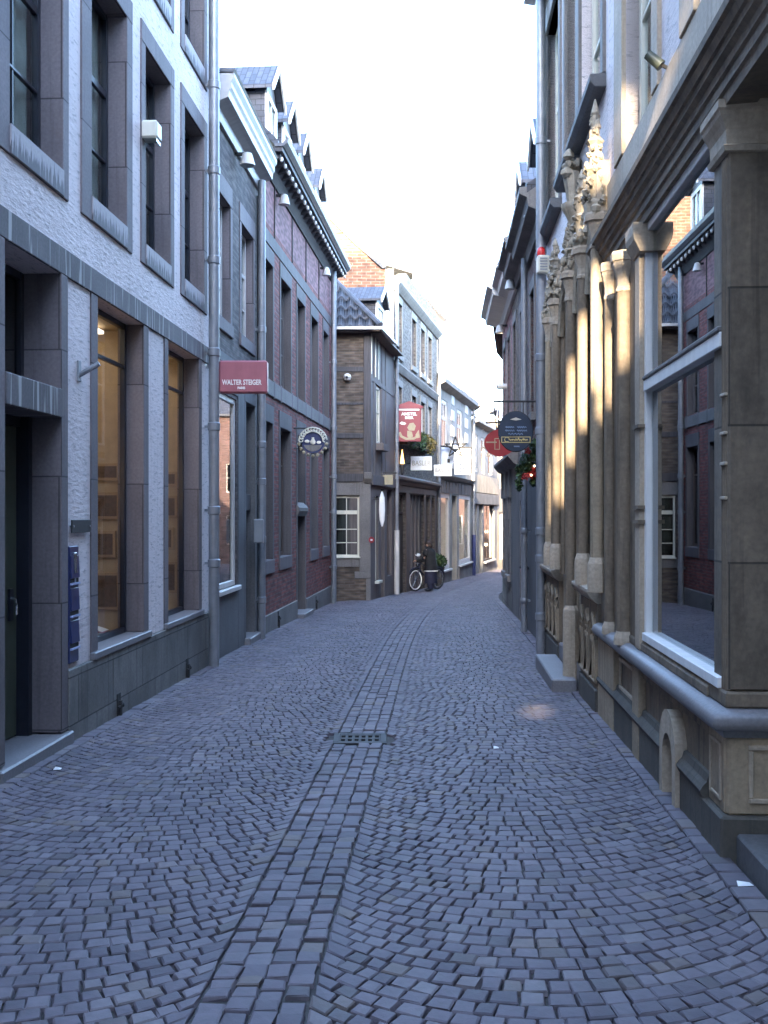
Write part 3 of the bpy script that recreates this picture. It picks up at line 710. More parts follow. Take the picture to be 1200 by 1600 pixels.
# ================================================================== red brick house
C = thing('townhouse', 'red brick house with grey stone bands, a white dotted eave and four slate dormers', 'house', CF.W(4, 0, 0))
K = CF; c_ = K.s; ce = 8.35
def H(px, py, d=0): return K.h(px, py, d)
hb1, hb0 = 6.05, 5.83        # upper stone band
UWp = [(411.5, 425.5), (438, 453.5), (463.5, 475.5), (485.5, 496), (504.5, 512.5)]
GWp = [(414.5, 425), (437, 453), (464, 476), (485, 495), (504.5, 513)]
up = [(max(c_(a), .12), c_(b)) for a, b in UWp]; gp = [(max(c_(a), .12), c_(b)) for a, b in GWp]
utop, ubot = 5.55, 3.72; gtop, gbot = 3.02, .62
ops = [(a-.09, b+.09, ubot, utop+.25, .22) for a, b in up]
for k, (a, b) in enumerate(gp): ops.append((a-.1, b+.1, (-.9 if k == 2 else gbot), gtop+.28, .22))
wall_mb(K, .02, ce, -.9, 6.15, ops, depth=6.2).build('wall', M['redbrick'], C, recalc=False)
wall_mb(K, .02, ce, 6.15, 7.25, [], depth=6.2).build('upper_wall', M['pinkbrick'], C, recalc=False)
m = MB(K); m.box(.02, ce, -.02, .014, hb0, hb1); m.build('stone_band', M['bandgrey'], C, bevel=.006)
m = MB(K); m.box(.02, ce, -.02, .03, 3.45, 3.70); m.build('sill_band', M['greyst'], C, bevel=.01)
m = MB(K)
for a, b in up: m.box(a-.11, a-.0, -.02, .034, 3.43, 3.72).box(b, b+.1, -.02, .034, 3.43, 3.72)
m.each('band_block', M['blue'], C, 1, bevel=.006)
for a, b in up:
    m = MB(K); m.box(a-.09, a, -.22, .016, ubot, utop).box(b, b+.09, -.22, .016, ubot, utop).box(a-.09, b+.09, -.22, .018, utop, utop+.25); m.build('stone_surround', M['bandgrey'], C, bevel=.005)
    window(K, C, a, b, ubot, utop, -.12, M['greywood'], M['glassd'], vb=(.5,), hb=(.7, .35), fw=.06)
for k, (a, b) in enumerate(gp):
    lo = -.9 if k == 2 else gbot+.22
    m = MB(K); m.box(a-.1, a, -.22, .016, lo, gtop).box(b, b+.1, -.22, .016, lo, gtop).box(a-.1, b+.1, -.22, .018, gtop, gtop+.28); m.build('stone_surround', M['bandgrey'], C, bevel=.005)
    if k != 2:
        MB(K).box(a-.1, b+.1, -.22, .028, gbot, lo).build('sill', M['blue'], C, bevel=.008)
        window(K, C, a, b, lo, gtop, -.12, M['brownwood'], M['glassd'], vb=(.5,), hb=(.72,), fw=.07)
        m = MB(K); m.box(a+.02, b-.02, -.3, -.28, lo, gtop-.3); m.build('shutter', M['brownwood'], C)
    else:
        window(K, C, a, b, 1.78, gtop, -.14, M['brownwood'], M['glassd'], vb=(.5,), hb=())
        MB(K).ps([(-.2, 1.52), (.02, 1.52), (.06, 1.62), (.06, 1.68), (-.02, 1.78), (-.2, 1.78)], a-.08, b+.08).build('door_hood', M['greyst'], C, bevel=.006)
        d_ = MB(K).box(a, b, -.2, -.15, -.5, 1.52).build('door', M['door'], C); MB(K).box(a+.1, b-.1, -.15, -.14, .5, 1.35).build('door_panel', M['brownwood'], d_, bevel=.01)
        MB(K).lathe(a+.08, -.12, [(.02, .5), (.03, .52), (.03, .54), (.02, .56)], 8).build('handle', M['gold'], d_)
        MB(K).box(a-.12, b+.12, -.2, .16, -.9, K.g(3.5)+.09).build('door_step', M['bluesill'], C, bevel=.01)
dd = gp[2]
m = MB(K); m.box(.02, dd[0]-.1, -.02, .03, -.9, -.02).box(dd[1]+.1, ce, -.02, .03, -.9, -.08); m.build('plinth', M['greyst'], C, bevel=.006)
m = MB(K)
for a, b in zip(up, up[1:]): m.box(a[1]+.14, a[1]+.16, 0, .02, 6.05, 6.9)
m.each('iron_strap', M['iron'], C, 1)
for px, py in ((432, 978), (491.5, 950)): vent(K, C, c_(px), H(px, py), .1, .24)
# eave with modillions and gutter
MB(K).box(.0, ce+.12, -.02, .32, 7.13, 7.2).build('eave_board', M['darkwood'], C)
MB(K).ps([(0, 6.88), (.03, 6.88), (.16, 7.1), (.16, 7.13), (0, 7.13)], .02, ce).build('eave_cove', M['darkwood'], C)
m = MB(K); n = 26
for k in range(n): s = .12+(ce-.2)*k/(n-1); m.ps([(.1, 7.02), (.24, 7.05), (.27, 7.08), (.27, 7.129), (.1, 7.129)], s-.05, s+.05)
m.each('modillion', M['darkwood'], C, 1)
m = MB(K)
for k in range(n): s = .12+(ce-.2)*k/(n-1); m.lathe(s, .285, [(.01, 7.0), (.022, 7.012), (.027, 7.04), (.022, 7.068), (.01, 7.08)], 8)
m.each('modillion_end', M['white'], C, 1)
MB(K).ps([(.2, 7.2), (.34, 7.2), (.40, 7.26), (.42, 7.33), (.39, 7.33), (.33, 7.25), (.2, 7.25)], -.02, ce+.14).build('gutter', M['lead'], C)
roof_prism(K, C, .0, ce, .25, 7.3, -2.9, 10.5, -6.2, 7.3, M['slate'])
for px, py, lab in ((443, 313, 'nearer'), (509, 425, 'farther')): lamp_can('floodlight', f'{lab} white floodlight under the dotted eave of the red brick house', K, c_(px, .12), H(px, py, .12), .13, .09, 'floodlights under the eaves')
downpipe(K, C, c_(521.5, .1), .1, K.g(8.3)-.05, 7.1, .06, (.35, 1.6, 2.4, 3.5, 5.0))
def dormer(fac, par, s, d, h, w=.95, wh=1.05, gh=.62, slate=None, dep=2.2):
    """slate dormer: cheeks, gabled roof, white window frame and pediment"""
    a, b = s-w/2, s+w/2
    o = MB(fac).box(a, b, d-dep, d-.03, h, h+wh).build('dormer', M['slate'], par)
    MB(fac).box(a-.02, b+.02, d-.03, d, h, h+.06).box(a-.02, a+.1, d-.03, d+.02, h+.06, h+wh).box(b-.1, b+.02, d-.03, d+.02, h+.06, h+wh).box(a+.1, b-.1, d-.03, d+.015, h+wh-.1, h+wh).box(s-.025, s+.025, d-.03, d+.005, h+.06, h+wh-.1).build('dormer_frame', M['white'], o, bevel=.004)
    MB(fac).box(a+.1, b-.1, d-.028, d-.015, h+.06, h+wh-.1).build('pane', M['glass'], o)
    e = .14; t = .06; y0, y1 = d-dep-1.0, d+.13
    m = MB(fac); m.pd([(a-e, h+wh), (s, h+wh+gh), (b+e, h+wh), (b+e, h+wh+t), (s, h+wh+gh+t), (a-e, h+wh+t)], y0, y1); m.build('dormer_roof', M['slate'], o)
    MB(fac).pd([(a-.02, h+wh+.001), (b+.02, h+wh+.001), (s, h+wh+gh-.03)], d-.2, d+.0).build('pediment', M['lead'], o)
    m = MB(fac); m.pd([(a-e-.02, h+wh-.05), (s, h+wh+gh-.04), (b+e+.02, h+wh-.05), (b+e+.02, h+wh+.06), (s, h+wh+gh+.07), (a-e-.02, h+wh+.06)], y1, y1+.035); m.build('bargeboard', M['white'], o)
    return o
for y in (18.55, 20.15, 21.85, 24.1): dormer(K, C, (y-16.2)*1.003, -.3, 7.72, w=.86, wh=1.12, gh=.55)
# round gilt sign hanging in front of the red brick house
sx = c_(467, .1); y0 = K.W(sx, 0, 0)[1]; k = y0/F; cx, cz, r = (489-600)*k, EYE+(800-690)*k, 22*k
o = thing('hanging_sign', 'round dark blue sign with gilt rim and gilt jug on the red brick house', 'pub sign', (cx, y0, cz-r))
m = MB(WF); m.pd([(cx+r*.82*math.cos(a*math.pi/12), cz+r*.82*math.sin(a*math.pi/12)) for a in range(24)], y0, y0+.03); m.build('sign_disc', M['navy'], o)
m = MB(WF)
for k2 in range(13):
    a = math.radians(8+164*k2/12); m.lathe(0, 0, [(0, 0)], 3) if False else None
    q = (cx+r*.86*math.cos(a), cz+r*.86*math.sin(a)); rr = r*.16
    m.tube([(q[0]+rr*math.cos(t*.9+a), y0-.02, q[1]+rr*math.sin(t*.9+a)) for t in range(6)], r*.055, 6)
m.tube([(cx+r*1.0*math.cos(math.radians(8+164*t/16)), y0-.01, cz+r*1.0*math.sin(math.radians(8+164*t/16))) for t in range(17)], r*.05, 6)
m.build('gilt_scroll', M['cream'], o)
m = MB(WF)
for k2 in range(9):
    a = math.radians(190+160*k2/8); m.blob(cx+r*1.0*math.cos(a), y0-.01, cz+r*1.0*math.sin(a), r*.12)
m.build('gilt_leaf', M['goldlet'], o)
m = MB(WF); m.lathe(cx, y0-.02, [(r*.05, cz-r*.22), (r*.17, cz-r*.15), (r*.2, cz+.0), (r*.1, cz+r*.17), (r*.08, cz+r*.26), (r*.1, cz+r*.3)], 10, 1, .3); m.blob(cx-r*.42, y0-.012, cz+r*.02, r*.15, (1.2, .2, .8)); m.blob(cx+r*.42, y0-.012, cz-r*.05, r*.14, (1.2, .2, .8)); m.build('gilt_jug', M['cream'], o, smooth=True)
m = MB(WF); m.pd([(cx+r*.7*math.cos(math.radians(200+140*t/10)), cz+r*.7*math.sin(math.radians(200+140*t/10))) for t in range(11)], y0-.008, y0-.001); m.build('painted_field', M['greyst'], o)
MB(WF).tube([(K.W(sx, 0, 0)[0], y0+.015, cz+r*.95), (cx+r*.3, y0+.015, cz+r*.95)], .014).tube([(K.W(sx, 0, 0)[0], y0+.015, cz-r*.5), (cx-r*.8, y0+.015, cz-r*.5)], .01).build('bracket', M['iron'], o)
# ================================================================== timbered corner house
D = thing('corner_house', 'small half-timbered brick corner house with a hipped grey pantile roof', 'house', DF.W(0, 0, -.5))
gx0 = .0; gx1 = -.336+1.30                                    # gable wall in GF: s from the red house to the corner
hp = lambda py, y=25.2: EYE+(800-py)/F*y
gs = lambda px: GF.s(px)
wx0, wx1, wz0, wz1 = gs(523), gs(562), hp(870), hp(775)
ops = [(gs(519), wx1, wz0, wz1, .16)]
wall_mb(GF, -.6, gx1, -1.2, 6.0, ops, depth=5.0, shell=False).build('gable_wall', M['brownbrick'], D, recalc=False)
wall_mb(DF, 0, 4.0, -1.2, 6.0, [(.9, 1.62, 3.3, 4.75, .12), (.75, 1.25, -.1, 2.0, .15), (1.6, 2.2, -1.0, 2.2, .2), (2.6, 3.5, -.1, 2.2, .2)], depth=4.0).build('wall', M['greywood'], D, recalc=False)
m = MB(GF)
m.box(gs(568), gx1+.02, -.03, .03, hp(748), hp(520))
for py, t in ((577, 8), (631, 4), (681, 8)): m.box(-.5, gs(568)-.001, -.03, .02, hp(py+t/2), hp(py-t/2))
m.box(-.5, gs(568), -.03, .05, hp(753), hp(740))
m.build('timber_frame', M['darkwood'], D, bevel=.008)
m = MB(DF); m.box(.0, .14, -.03, .025, 2.2, 6.0)
for s in (.52, 1.72, 2.3): m.box(s, s+.08, -.03, .02, 2.35, 6.0)
m.box(.14, 4.0, -.03, .015, 4.75, 4.87); m.each('timber_post', M['greywood'], D, 1, bevel=.006)
m = MB(DF)
for s in (.04, .62, 1.1): m.box(s, s+.03, .02, .04, 4.9, 5.9)
m.each('pale_batten', M['cream'], D, 1)
# stone corner of the ground floor
m = MB(GF); m.box(gs(561.5), gx1+.02, -.03, .03, hp(893), hp(752)).box(gs(554), gx1+.022, -.03, .034, hp(904), hp(893.001)).box(gs(572), gx1+.02, -.03, .03, -1.1, hp(904.001)); m.build('corner_quoin', M['greyst'], D, bevel=.01)
MB(GF).box(-.5, gs(561.4), -.02, .02, wz1+.02, hp(753.2)).build('stone_lintel', M['greyst'], D, bevel=.006)
MB(GF).box(-.5, gs(561.4), -.02, .026, hp(886), wz0-.03).build('stone_apron', M['greyst'], D, bevel=.006)
MB(GF).ps([(-.04, hp(755)), (.05, hp(755)), (.14, hp(748)), (.17, hp(738)), (-.04, hp(738))], gs(569), gs(581)).build('stone_corbel', M['greyst'], D, bevel=.01)
w = window(GF, D, gs(519.5), wx1-.005, wz0+.0, wz1, -.04, M['cream'], M['glassd'], vb=(), hb=(), fw=.05, th=.06)
m = MB(GF); xa, xb = gs(520)+.05, wx1-.06; mid = (gs(524)+wx1-.05)/2
m.box(xa, xb, -.09, -.035, hp(803.5), hp(797.5)); m.box(mid-.012, mid+.012, -.085, -.05, wz0+.05, wz1-.05)
for py in (827, 848): m.box(xa, xb, -.085, -.05, hp(py)-.011, hp(py)+.011)
m.build('glazing_bar', M['cream'], w)
MB(GF).box(gs(519), gs(563), -.06, .07, wz0-.03, wz0+.004).build('sill', M['cream'], D, bevel=.005)
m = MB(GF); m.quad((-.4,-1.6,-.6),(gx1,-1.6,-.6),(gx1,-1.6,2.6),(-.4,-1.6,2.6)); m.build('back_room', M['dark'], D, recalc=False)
m = MB(GF); m.box(gs(543), gs(556), -.5, -.46, hp(862), hp(832)); m.build('room_panel', M['paper'], D)
o = MB(GF); o.lathe(gs(538.5), -.35, [(.004, hp(789)+.03), (.03, hp(789)+.015), (.03, hp(789)-.015), (.004, hp(789)-.03)], 10); o.org = Vector(GF.W(gs(538.5), -.35, hp(789)))
tag(o.build('lamp_bulb', M['warmlamp'], None, smooth=True), 'small glowing lamp behind the top pane of the corner house window', 'lamp')
# street side openings
window(DF, D, .9, 1.62, 3.3, 4.75, -.03, M['cream'], M['glassd'], vb=(.5,), hb=(.55,), fw=.08)
MB(DF).box(.86, 1.66, .0, .2, 3.12, 3.3).build('flower_trough', M['greywood'], D, bevel=.01)
window(DF, D, .75, 1.25, -.1, 2.0, -.06, M['cream'], M['glassd'], vb=(.5,), hb=(.55,), fw=.06)
MB(DF).box(.7, 1.3, -.02, .1, -.16, -.1).build('sill', M['cream'], D)
MB(DF).box(1.6, 2.2, -.15, -.1, -1.0, 2.2).build('door', M['door'], D); window(DF, D, 2.6, 3.5, -.1, 2.2, -.1, M['brownwood'], M['glassd'], vb=(.5,), hb=(.7,))
MB(DF).box(.1, 3.9, -.02, .06, 2.25, 2.5).build('fascia_board', M['greywood'], D, bevel=.008)
# hipped pantile roof: gable-side slope with S-shaped tiles, street-side slope
eh = hp(515); ov = .3
def pantile_slope(fac, s0, s1, d0, h0, run, rise, clip):
    m = MB(fac); nrow = 6; L_ = math.hypot(run, rise)
    for r in range(nrow):
        t0, t1 = r/nrow, (r+1.12)/nrow; s = s0; w = .235
        k = 0
        while s < s1:
            pts = []
            for j in range(7):
                u = j/6; pts.append((s+w*u, .045*math.sin(u*2*math.pi)))
            tm = (r+.5)/nrow
            if clip(s+w/2, tm):
                v0 = [(p, d0-run*t0+p2*.2, h0+rise*t0+p2+.03) for p, p2 in pts]; v1 = [(p, d0-run*t1+p2*.2, h0+rise*t1+p2) for p, p2 in pts]
                vlow = [(a, b, c-.035) for a, b, c in v0]
                m.add(v0+v1+vlow, [(j, j+1, 8+j-1+0, 7+j) for j in range(6)]+[(14+j, 15+j, j+1, j) for j in range(6)])
            s += w
    return m
rr, rise = 1.55, 1.65
hip = lambda s, t: s < gx1+ov - t*rr*1.0
pantile_slope(GF, -.5, gx1+ov, ov, eh, rr, rise, hip).build('pantile_roof', M['pantile'], D, recalc=False)
m = MB(DF); m.add([(-ov, ov, eh), (4.0, ov, eh), (4.0, -1.4, eh+rise), (1.25, -1.4, eh+rise)], [(0, 1, 2, 3)]); m.build('roof_slope', M['pantile'], D, recalc=False)
p0 = Vector(DF.W(-ov, ov, eh+.05)); p1 = Vector(DF.W(1.25, -1.35, eh+rise+.06))
MB(WF).tube([p0, p0.lerp(p1, .5), p1], .075, 8).build('hip_tile', M['pantile'], D, smooth=True)
MB(GF).box(-.5, gx1+ov, ov-.02, ov+.06, eh-.05, eh+.015).build('gutter', M['white'], D)
MB(DF).box(-ov, 1.9, ov-.02, ov+.05, eh-.05, eh+.01).build('gutter', M['white'], D)
MB(GF).box(-.5, gx1+ov-.02, 0, ov-.03, eh-.09, eh-.05).build('soffit', M['darkwood'], D)
MB(DF).box(-ov+.02, 3.8, 0.001, ov-.03, eh-.09, eh-.05).build('soffit', M['brownwood'], D)
# side dormer with white front rising from the street slope
dormer(DF, D, 1.4, .02, eh+.12, w=1.05, wh=.72, gh=.42, dep=1.3)
# things on the corner house
o = thing('security_camera', 'white dome camera on the brick gable of the corner house', 'camera', GF.W(gs(543), 0, hp(590)))
MB(GF).lathe(gs(543), .09, [(.02, hp(590)-.09), (.07, hp(590)-.065), (.095, hp(590)), (.07, hp(590)+.065), (.02, hp(590)+.09)], 14).build('dome', M['white'], o, smooth=True)
MB(GF).blob(gs(543)-.01, .165, hp(590)-.01, .035, amp=0).build('lens', M['black'], o, smooth=True); MB(GF).box(gs(543)-.03, gs(543)+.03, -.01, .05, hp(590)-.03, hp(590)+.03).build('bracket', M['iron'], o)
o = thing('round_sign', 'small round red no-entry sign low on the stone corner', 'sign', GF.W(gs(580), 0, hp(850)))
MB(GF).pd([(gs(580.5)+.07*math.cos(a*.3927), hp(843.5)+.075*math.sin(a*.3927)) for a in range(16)], .05, .065).build('sign_disc', M['red'], o)
MB(GF).box(gs(580.5)-.025, gs(580.5)+.025, .066, .07, hp(843.5)-.02, hp(843.5)+.02).build('white_bar', M['lettering'], o); MB(GF).box(gs(579), gs(581), -.01, .05, hp(845), hp(842)).build('bracket', M['iron'], o)
sx = DF.s(582, .25)
o = thing('light_box', 'slim oval illuminated sign beside the corner house doorway', 'shop sign', DF.W(.45, .2, 1.6))
MB(WF).lathe(DF.W(.45, .22, 0)[0], DF.W(.45, .22, 0)[1], [(.02, 1.25), (.07, 1.4), (.085, 1.65), (.07, 1.95), (.02, 2.1)], 12, .9, .5).build('lamp_case', M['lettering'], o, smooth=True); MB(DF).box(.44, .46, 0, .2, 1.9, 1.93).build('bracket', M['iron'], o)
o = thing('hanging_sign', 'small yellowish sign board under the corner house window trough', 'sign', DF.W(2.2, .2, 2.1))
xa, xb = (598-600)*25.6/F, (614-600)*27/F; MB(WF).box(xa, xb, 27.0, 27.05, hp(757, 27), hp(742, 27)).build('board', M['goldlet'], o)
MB(WF).box(xa-.0, xb+.1, 27.02, 27.04, hp(740, 27), hp(738, 27)).build('bracket', M['iron'], o)
o = thing('torch_lamp', 'glowing orange torch lamp on the pipe between corner house and beer sign', 'lamp', EF.W(.1, .2, 2.9))
tx, ty = EF.W(.12, .22, 0)[:2]
MB(WF).lathe(tx, ty, [(.03, hp(742, 29)), (.05, hp(733, 29)), (.075, hp(726, 29)), (.075, hp(724.5, 29))], 10).build('lamp_bowl', M['iron'], o, smooth=True)
MB(WF).lathe(tx, ty, [(.055, hp(724.4, 29)), (.05, hp(719, 29)), (.02, hp(708, 29)), (.005, hp(702, 29))], 8).build('flame', M['orangelamp'], o, smooth=True); MB(EF).box(.1, .14, 0, .2, hp(730, 29), hp(728, 29)).build('arm', M['iron'], o)

# ================================================================== grey brick pub house
E = thing('pub_house', 'three storey grey brick pub house with a sunlit orange brick gable wall', 'house', EF.W(4, 0, -.8))
ee = 8.68; e_ = EF.s
u2 = [(e_(617.5), e_(627.5)), (e_(643), e_(650)), (e_(657), e_(663.5)), (e_(668.5), e_(674))]
ops = [(a, b, 6.05, 7.5, .15) for a, b in u2] + [(a, b, 3.75, 5.15, .15) for a, b in u2]
gd = [(e_(621.5), e_(633.5), -1.2, 2.15), (e_(639.5), e_(662), -1.2, 2.13), (e_(664), e_(671), -1.2, 2.1), (e_(672.5), e_(678.5), -1.2, 2.1)]
ops += [(a, b, c, d, .15) for a, b, c, d in gd]
wall_mb(EF, .02, ee, -1.4, 8.0, ops, depth=5.5).build('wall', M['palebrick'], E, recalc=False)
for lo, hi in ((6.05, 7.5), (3.75, 5.15)):
    for a, b in u2:
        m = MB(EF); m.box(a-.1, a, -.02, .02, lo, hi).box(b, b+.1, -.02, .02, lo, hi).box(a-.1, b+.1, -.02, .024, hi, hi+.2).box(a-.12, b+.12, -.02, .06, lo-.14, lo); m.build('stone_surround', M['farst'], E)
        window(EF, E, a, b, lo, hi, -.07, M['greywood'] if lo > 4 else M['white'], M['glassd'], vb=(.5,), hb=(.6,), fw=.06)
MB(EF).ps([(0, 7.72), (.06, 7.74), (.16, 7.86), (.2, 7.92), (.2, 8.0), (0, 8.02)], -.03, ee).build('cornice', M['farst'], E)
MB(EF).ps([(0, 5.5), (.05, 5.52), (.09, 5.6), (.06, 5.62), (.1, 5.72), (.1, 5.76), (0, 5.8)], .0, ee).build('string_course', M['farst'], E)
MB(EF).ps([(0, 2.35), (.05, 2.37), (.08, 2.47), (.17, 2.52), (.17, 2.58), (0, 2.66)], .0, ee).build('shop_cornice', M['brownwood'], E)
m = MB(EF); m.box(.0, ee, -.02, .035, 2.16, 2.35)
pr = sorted([v for a in gd for v in a[:2]]); ed = [0.02]+pr+[ee]
for k in range(0, len(ed), 2): m.box(ed[k], ed[k+1], -.152, .03, -1.3, 2.159)
m.build('timber_front', M['brownwood'], E, bevel=.008)
for k, (a, b, c, d) in enumerate(gd):
    o = MB(EF).box(a, b, -.12, -.08, c, (1.5 if k == 0 else d)).build('door' if k in (0, 2) else 'shutter', M['door'] if k == 0 else M['brownwood'], E)
    if k == 0:
        window(EF, E, a, b, 1.55, d, -.08, M['brownwood'], M['glassd'], vb=(.5,), hb=()); MB(EF).tube([(a+.2, -.05, .2), (a+.2, -.02, .2), (a+.2, -.02, .9)], .02).build('handle', M['chrome'], o)
    if k == 1:
        m = MB(EF)
        for q in (.25, .5, .75): s = a+(b-a)*q; m.box(s-.035, s+.035, -.08, -.03, c, d)
        m.each('shutter_post', M['greywood'], o, 1)
    if k == 2: MB(EF).box(a+.05, a+.22, -.079, -.07, c, d-.1).build('pale_panel', M['cream'], o)
# gable: brick wall facing down the street, above the corner house
GEF = Fac(*EF.W(0, 0, 0)[:2], -1, .0, -1)      # s to the west, d toward the viewer
if GEF.ny > 0: GEF = Fac(*EF.W(0, 0, 0)[:2], -1, .0, 1)
hq = lambda py: hp(py, 29.05)
pts = [(-.0, 5.2), (-.0, hq(424)), (.35, hq(420)), (1.02, hq(384)), (2.7, 10.6), (5.4, 8.0), (5.4, 5.2)]
MB(GEF).pd([(s, h) for s, h in pts], -.25, .0).build('gable', M['orangebrick'], E)
MB(GEF).pd([(.30, hq(420)), (1.02, hq(384)), (2.7, 10.6), (2.72, 10.68), (1.0, hq(384)+.07), (.2, hq(423)+.1)], -.3, .06).build('verge_tile', M['pantile'], E)
MB(GEF).box(.0, .22, -.01, .04, 5.6, hq(421)).build('white_corner_board', M['white'], E)
MB(EF).box(-.05, 2.2, -.02, .12, 8.02, 8.1).build('gutter', M['lead'], E)
roof_prism(EF, E, .25, ee, .05, 8.1, -2.4, 9.6, -5.5, 8.0, M['slate'])
MB(EF).box(2.2, ee, -.3, -.02, 8.02, 8.65).build('parapet', M['palebrick'], E)
MB(EF).box(ee-1.2, ee-.5, -2.8, -2.1, 8.2, 10.2).build('chimney', M['orangebrick'], E)
downpipe(EF, E, .0, .09, -1.0, 8.0, .055, (1.0, 2.7, 5.2)); downpipe(EF, E, ee-.05, .09, -1.2, 7.9, .055, (1.0, 2.7, 5.2))
MB(EF).lathe(.0, .09, [(.075, -.9), (.075, 1.1)], 12).build('pipe_sleeve', M['white'], E, smooth=True)
# pub sign
y0 = 29.5; k = y0/F
xa, xb, za, zb = (620.5-600)*k, (658-600)*k, hp(690, y0), hp(638, y0)
o = thing('hanging_sign', 'maroon pub sign with a pointed top and tan emblem, above the plants', 'pub sign', ((xa+xb)/2, y0, za))
MB(WF).box(xa, xb, y0, y0+.12, za, zb).build('sign_box', M['maroon'], o, bevel=.012)
MB(WF).pd([(xa-.05, zb+.0), (xb+.05, zb+.0), (xb+.05, zb+.06), ((xa+xb)/2, zb+.2), (xa-.05, zb+.06)], y0-.03, y0+.15).build('sign_roof', M['maroon'], o)
MB(WF).box(xa+.01, xb-.05, y0-.012, y0-.001, zb-.06, zb-.015).box(xa-.03, xa+.0, y0-.01, y0+.1, za, zb).build('light_strip', M['lettering'], o)
m_ = (xa+xb)/2
text_mesh('lettering', 'AMSTEL', .12, (m_, y0-.003, zb-.16), M['lettering'], o, width=(xb-xa)*.66, bold=.004)
text_mesh('lettering', 'BIER', .1, (m_, y0-.003, zb-.265), M['lettering'], o, width=(xb-xa)*.36, bold=.004)
w_, h_ = xb-xa, zb-za; Q = lambda u, v: (xa+u*w_, za+v*h_)
m = MB(WF); m.pd([Q(.42,.42), Q(.52,.55), Q(.68,.57), Q(.78,.47), Q(.72,.33), Q(.5,.33)], y0-.004, y0-.0005)
m.pd([Q(.42,.33), Q(.62,.30), Q(.66,.15), Q(.5,.11), Q(.42,.16)], y0-.0045, y0-.0005)
m.pd([Q(.06,.27), Q(.14,.30), Q(.22,.18), Q(.4,.12), Q(.7,.13), Q(.86,.22), Q(.92,.16), Q(.72,.06), Q(.36,.05), Q(.12,.14)], y0-.005, y0-.0005)
m.pd([Q(.76,.2), Q(.9,.36), Q(.95,.12), Q(.82,.1)], y0-.0055, y0-.0005); m.build('emblem', M['goldlet'], o)
MB(WF).pd([Q(.1,.55), Q(.18,.60), Q(.32,.58), Q(.38,.54), Q(.3,.5), Q(.18,.51)], y0-.004, y0-.0005).build('emblem_feather', M['lettering'], o)
fx = EF.W(.45, 0, 0)[0]; MB(WF).box(fx-.1, xa, y0+.05, y0+.08, zb-.1, zb-.07).box(fx-.1, xa, y0+.05, y0+.08, za+.2, za+.23).build('bracket', M['iron'], o)
# window plants
for i, (s, ln, mat, lab) in enumerate(((1.5, .75, 'leaf', 'dark green trailing plant right under the maroon pub sign'), (3.1, .75, 'leaf', 'green bushy window plant between pub sign and white sign'), (5.0, 1.0, 'leafy', 'yellowing window plant farthest along the pub front'))):
    hz = 3.72
    o = thing('window_plant', lab, 'plant', EF.W(s, .2, hz-.3), 'plants in the pub window boxes')
    MB(EF).box(s-ln, s+ln, .03, .26, hz-.2, hz).build('planter', M['brownwood'], o)
    MB(EF).leaves(s, .2, hz+.1, (ln*1.1, .26, .26), 420, .13).leaves(s, .3, hz-.1, (ln, .12, .2), 160, .1).build('foliage', M[mat], o, recalc=False)

# ================================================================== white fronted shop
S = thing('shop_house', 'shop house with white window frames, white and grey striped quoins and lit displays', 'house', FF.W(4.5, 0, -1))
f_ = FF.s; fe = 9.2; T = FF.h
fu = [(f_(690), f_(699)), (f_(714.5), f_(722))]
lv = [(f_(684.8), f_(702.5)), (f_(706), f_(714)), (f_(717), f_(735))]
ops = [(a, b, 3.9, 5.75, .15) for a, b in fu] + [(lv[0][0], lv[0][1], -.55, 2.3, .15), (lv[1][0], lv[1][1], -1.3, 2.25, .4), (lv[2][0], lv[2][1], -.55, 2.3, .15)]
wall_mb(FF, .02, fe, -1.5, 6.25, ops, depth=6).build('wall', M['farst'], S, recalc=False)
for a, b in fu: window(FF, S, a, b, 3.9, 5.75, -.03, M['white'], M['glassd'], vb=(.5,), hb=(.64,), fw=.14, rail=.12)
m = MB(FF)
for px in (683.5, 704.5, 726):
    s0 = max(f_(px), .03); s1 = min(f_(px+4.5), fe-.02)
    for k in range(5): m.box(s0, s1, -.02, .03, 3.3+.62*k, 3.3+.62*k+.4)
m.each('white_quoin', M['white'], S, 1)
MB(FF).ps([(0, 6.1), (.1, 6.14), (.3, 6.24), (.32, 6.36), (0, 6.4)], .0, fe).build('cornice', M['farst'], S)
MB(FF).ps([(0, 2.78), (.1, 2.84), (.18, 2.96), (0, 3.0)], .0, fe).build('shop_cornice', M['greyst'], S)
m = MB(FF)
for k in range(24): s = .05+(fe-.2)*k/23; m.box(s, s+.22, .0, .03+.01*(k % 2), 2.32, 2.77)
m.each('fascia_board', M['greywood'], S, 1)
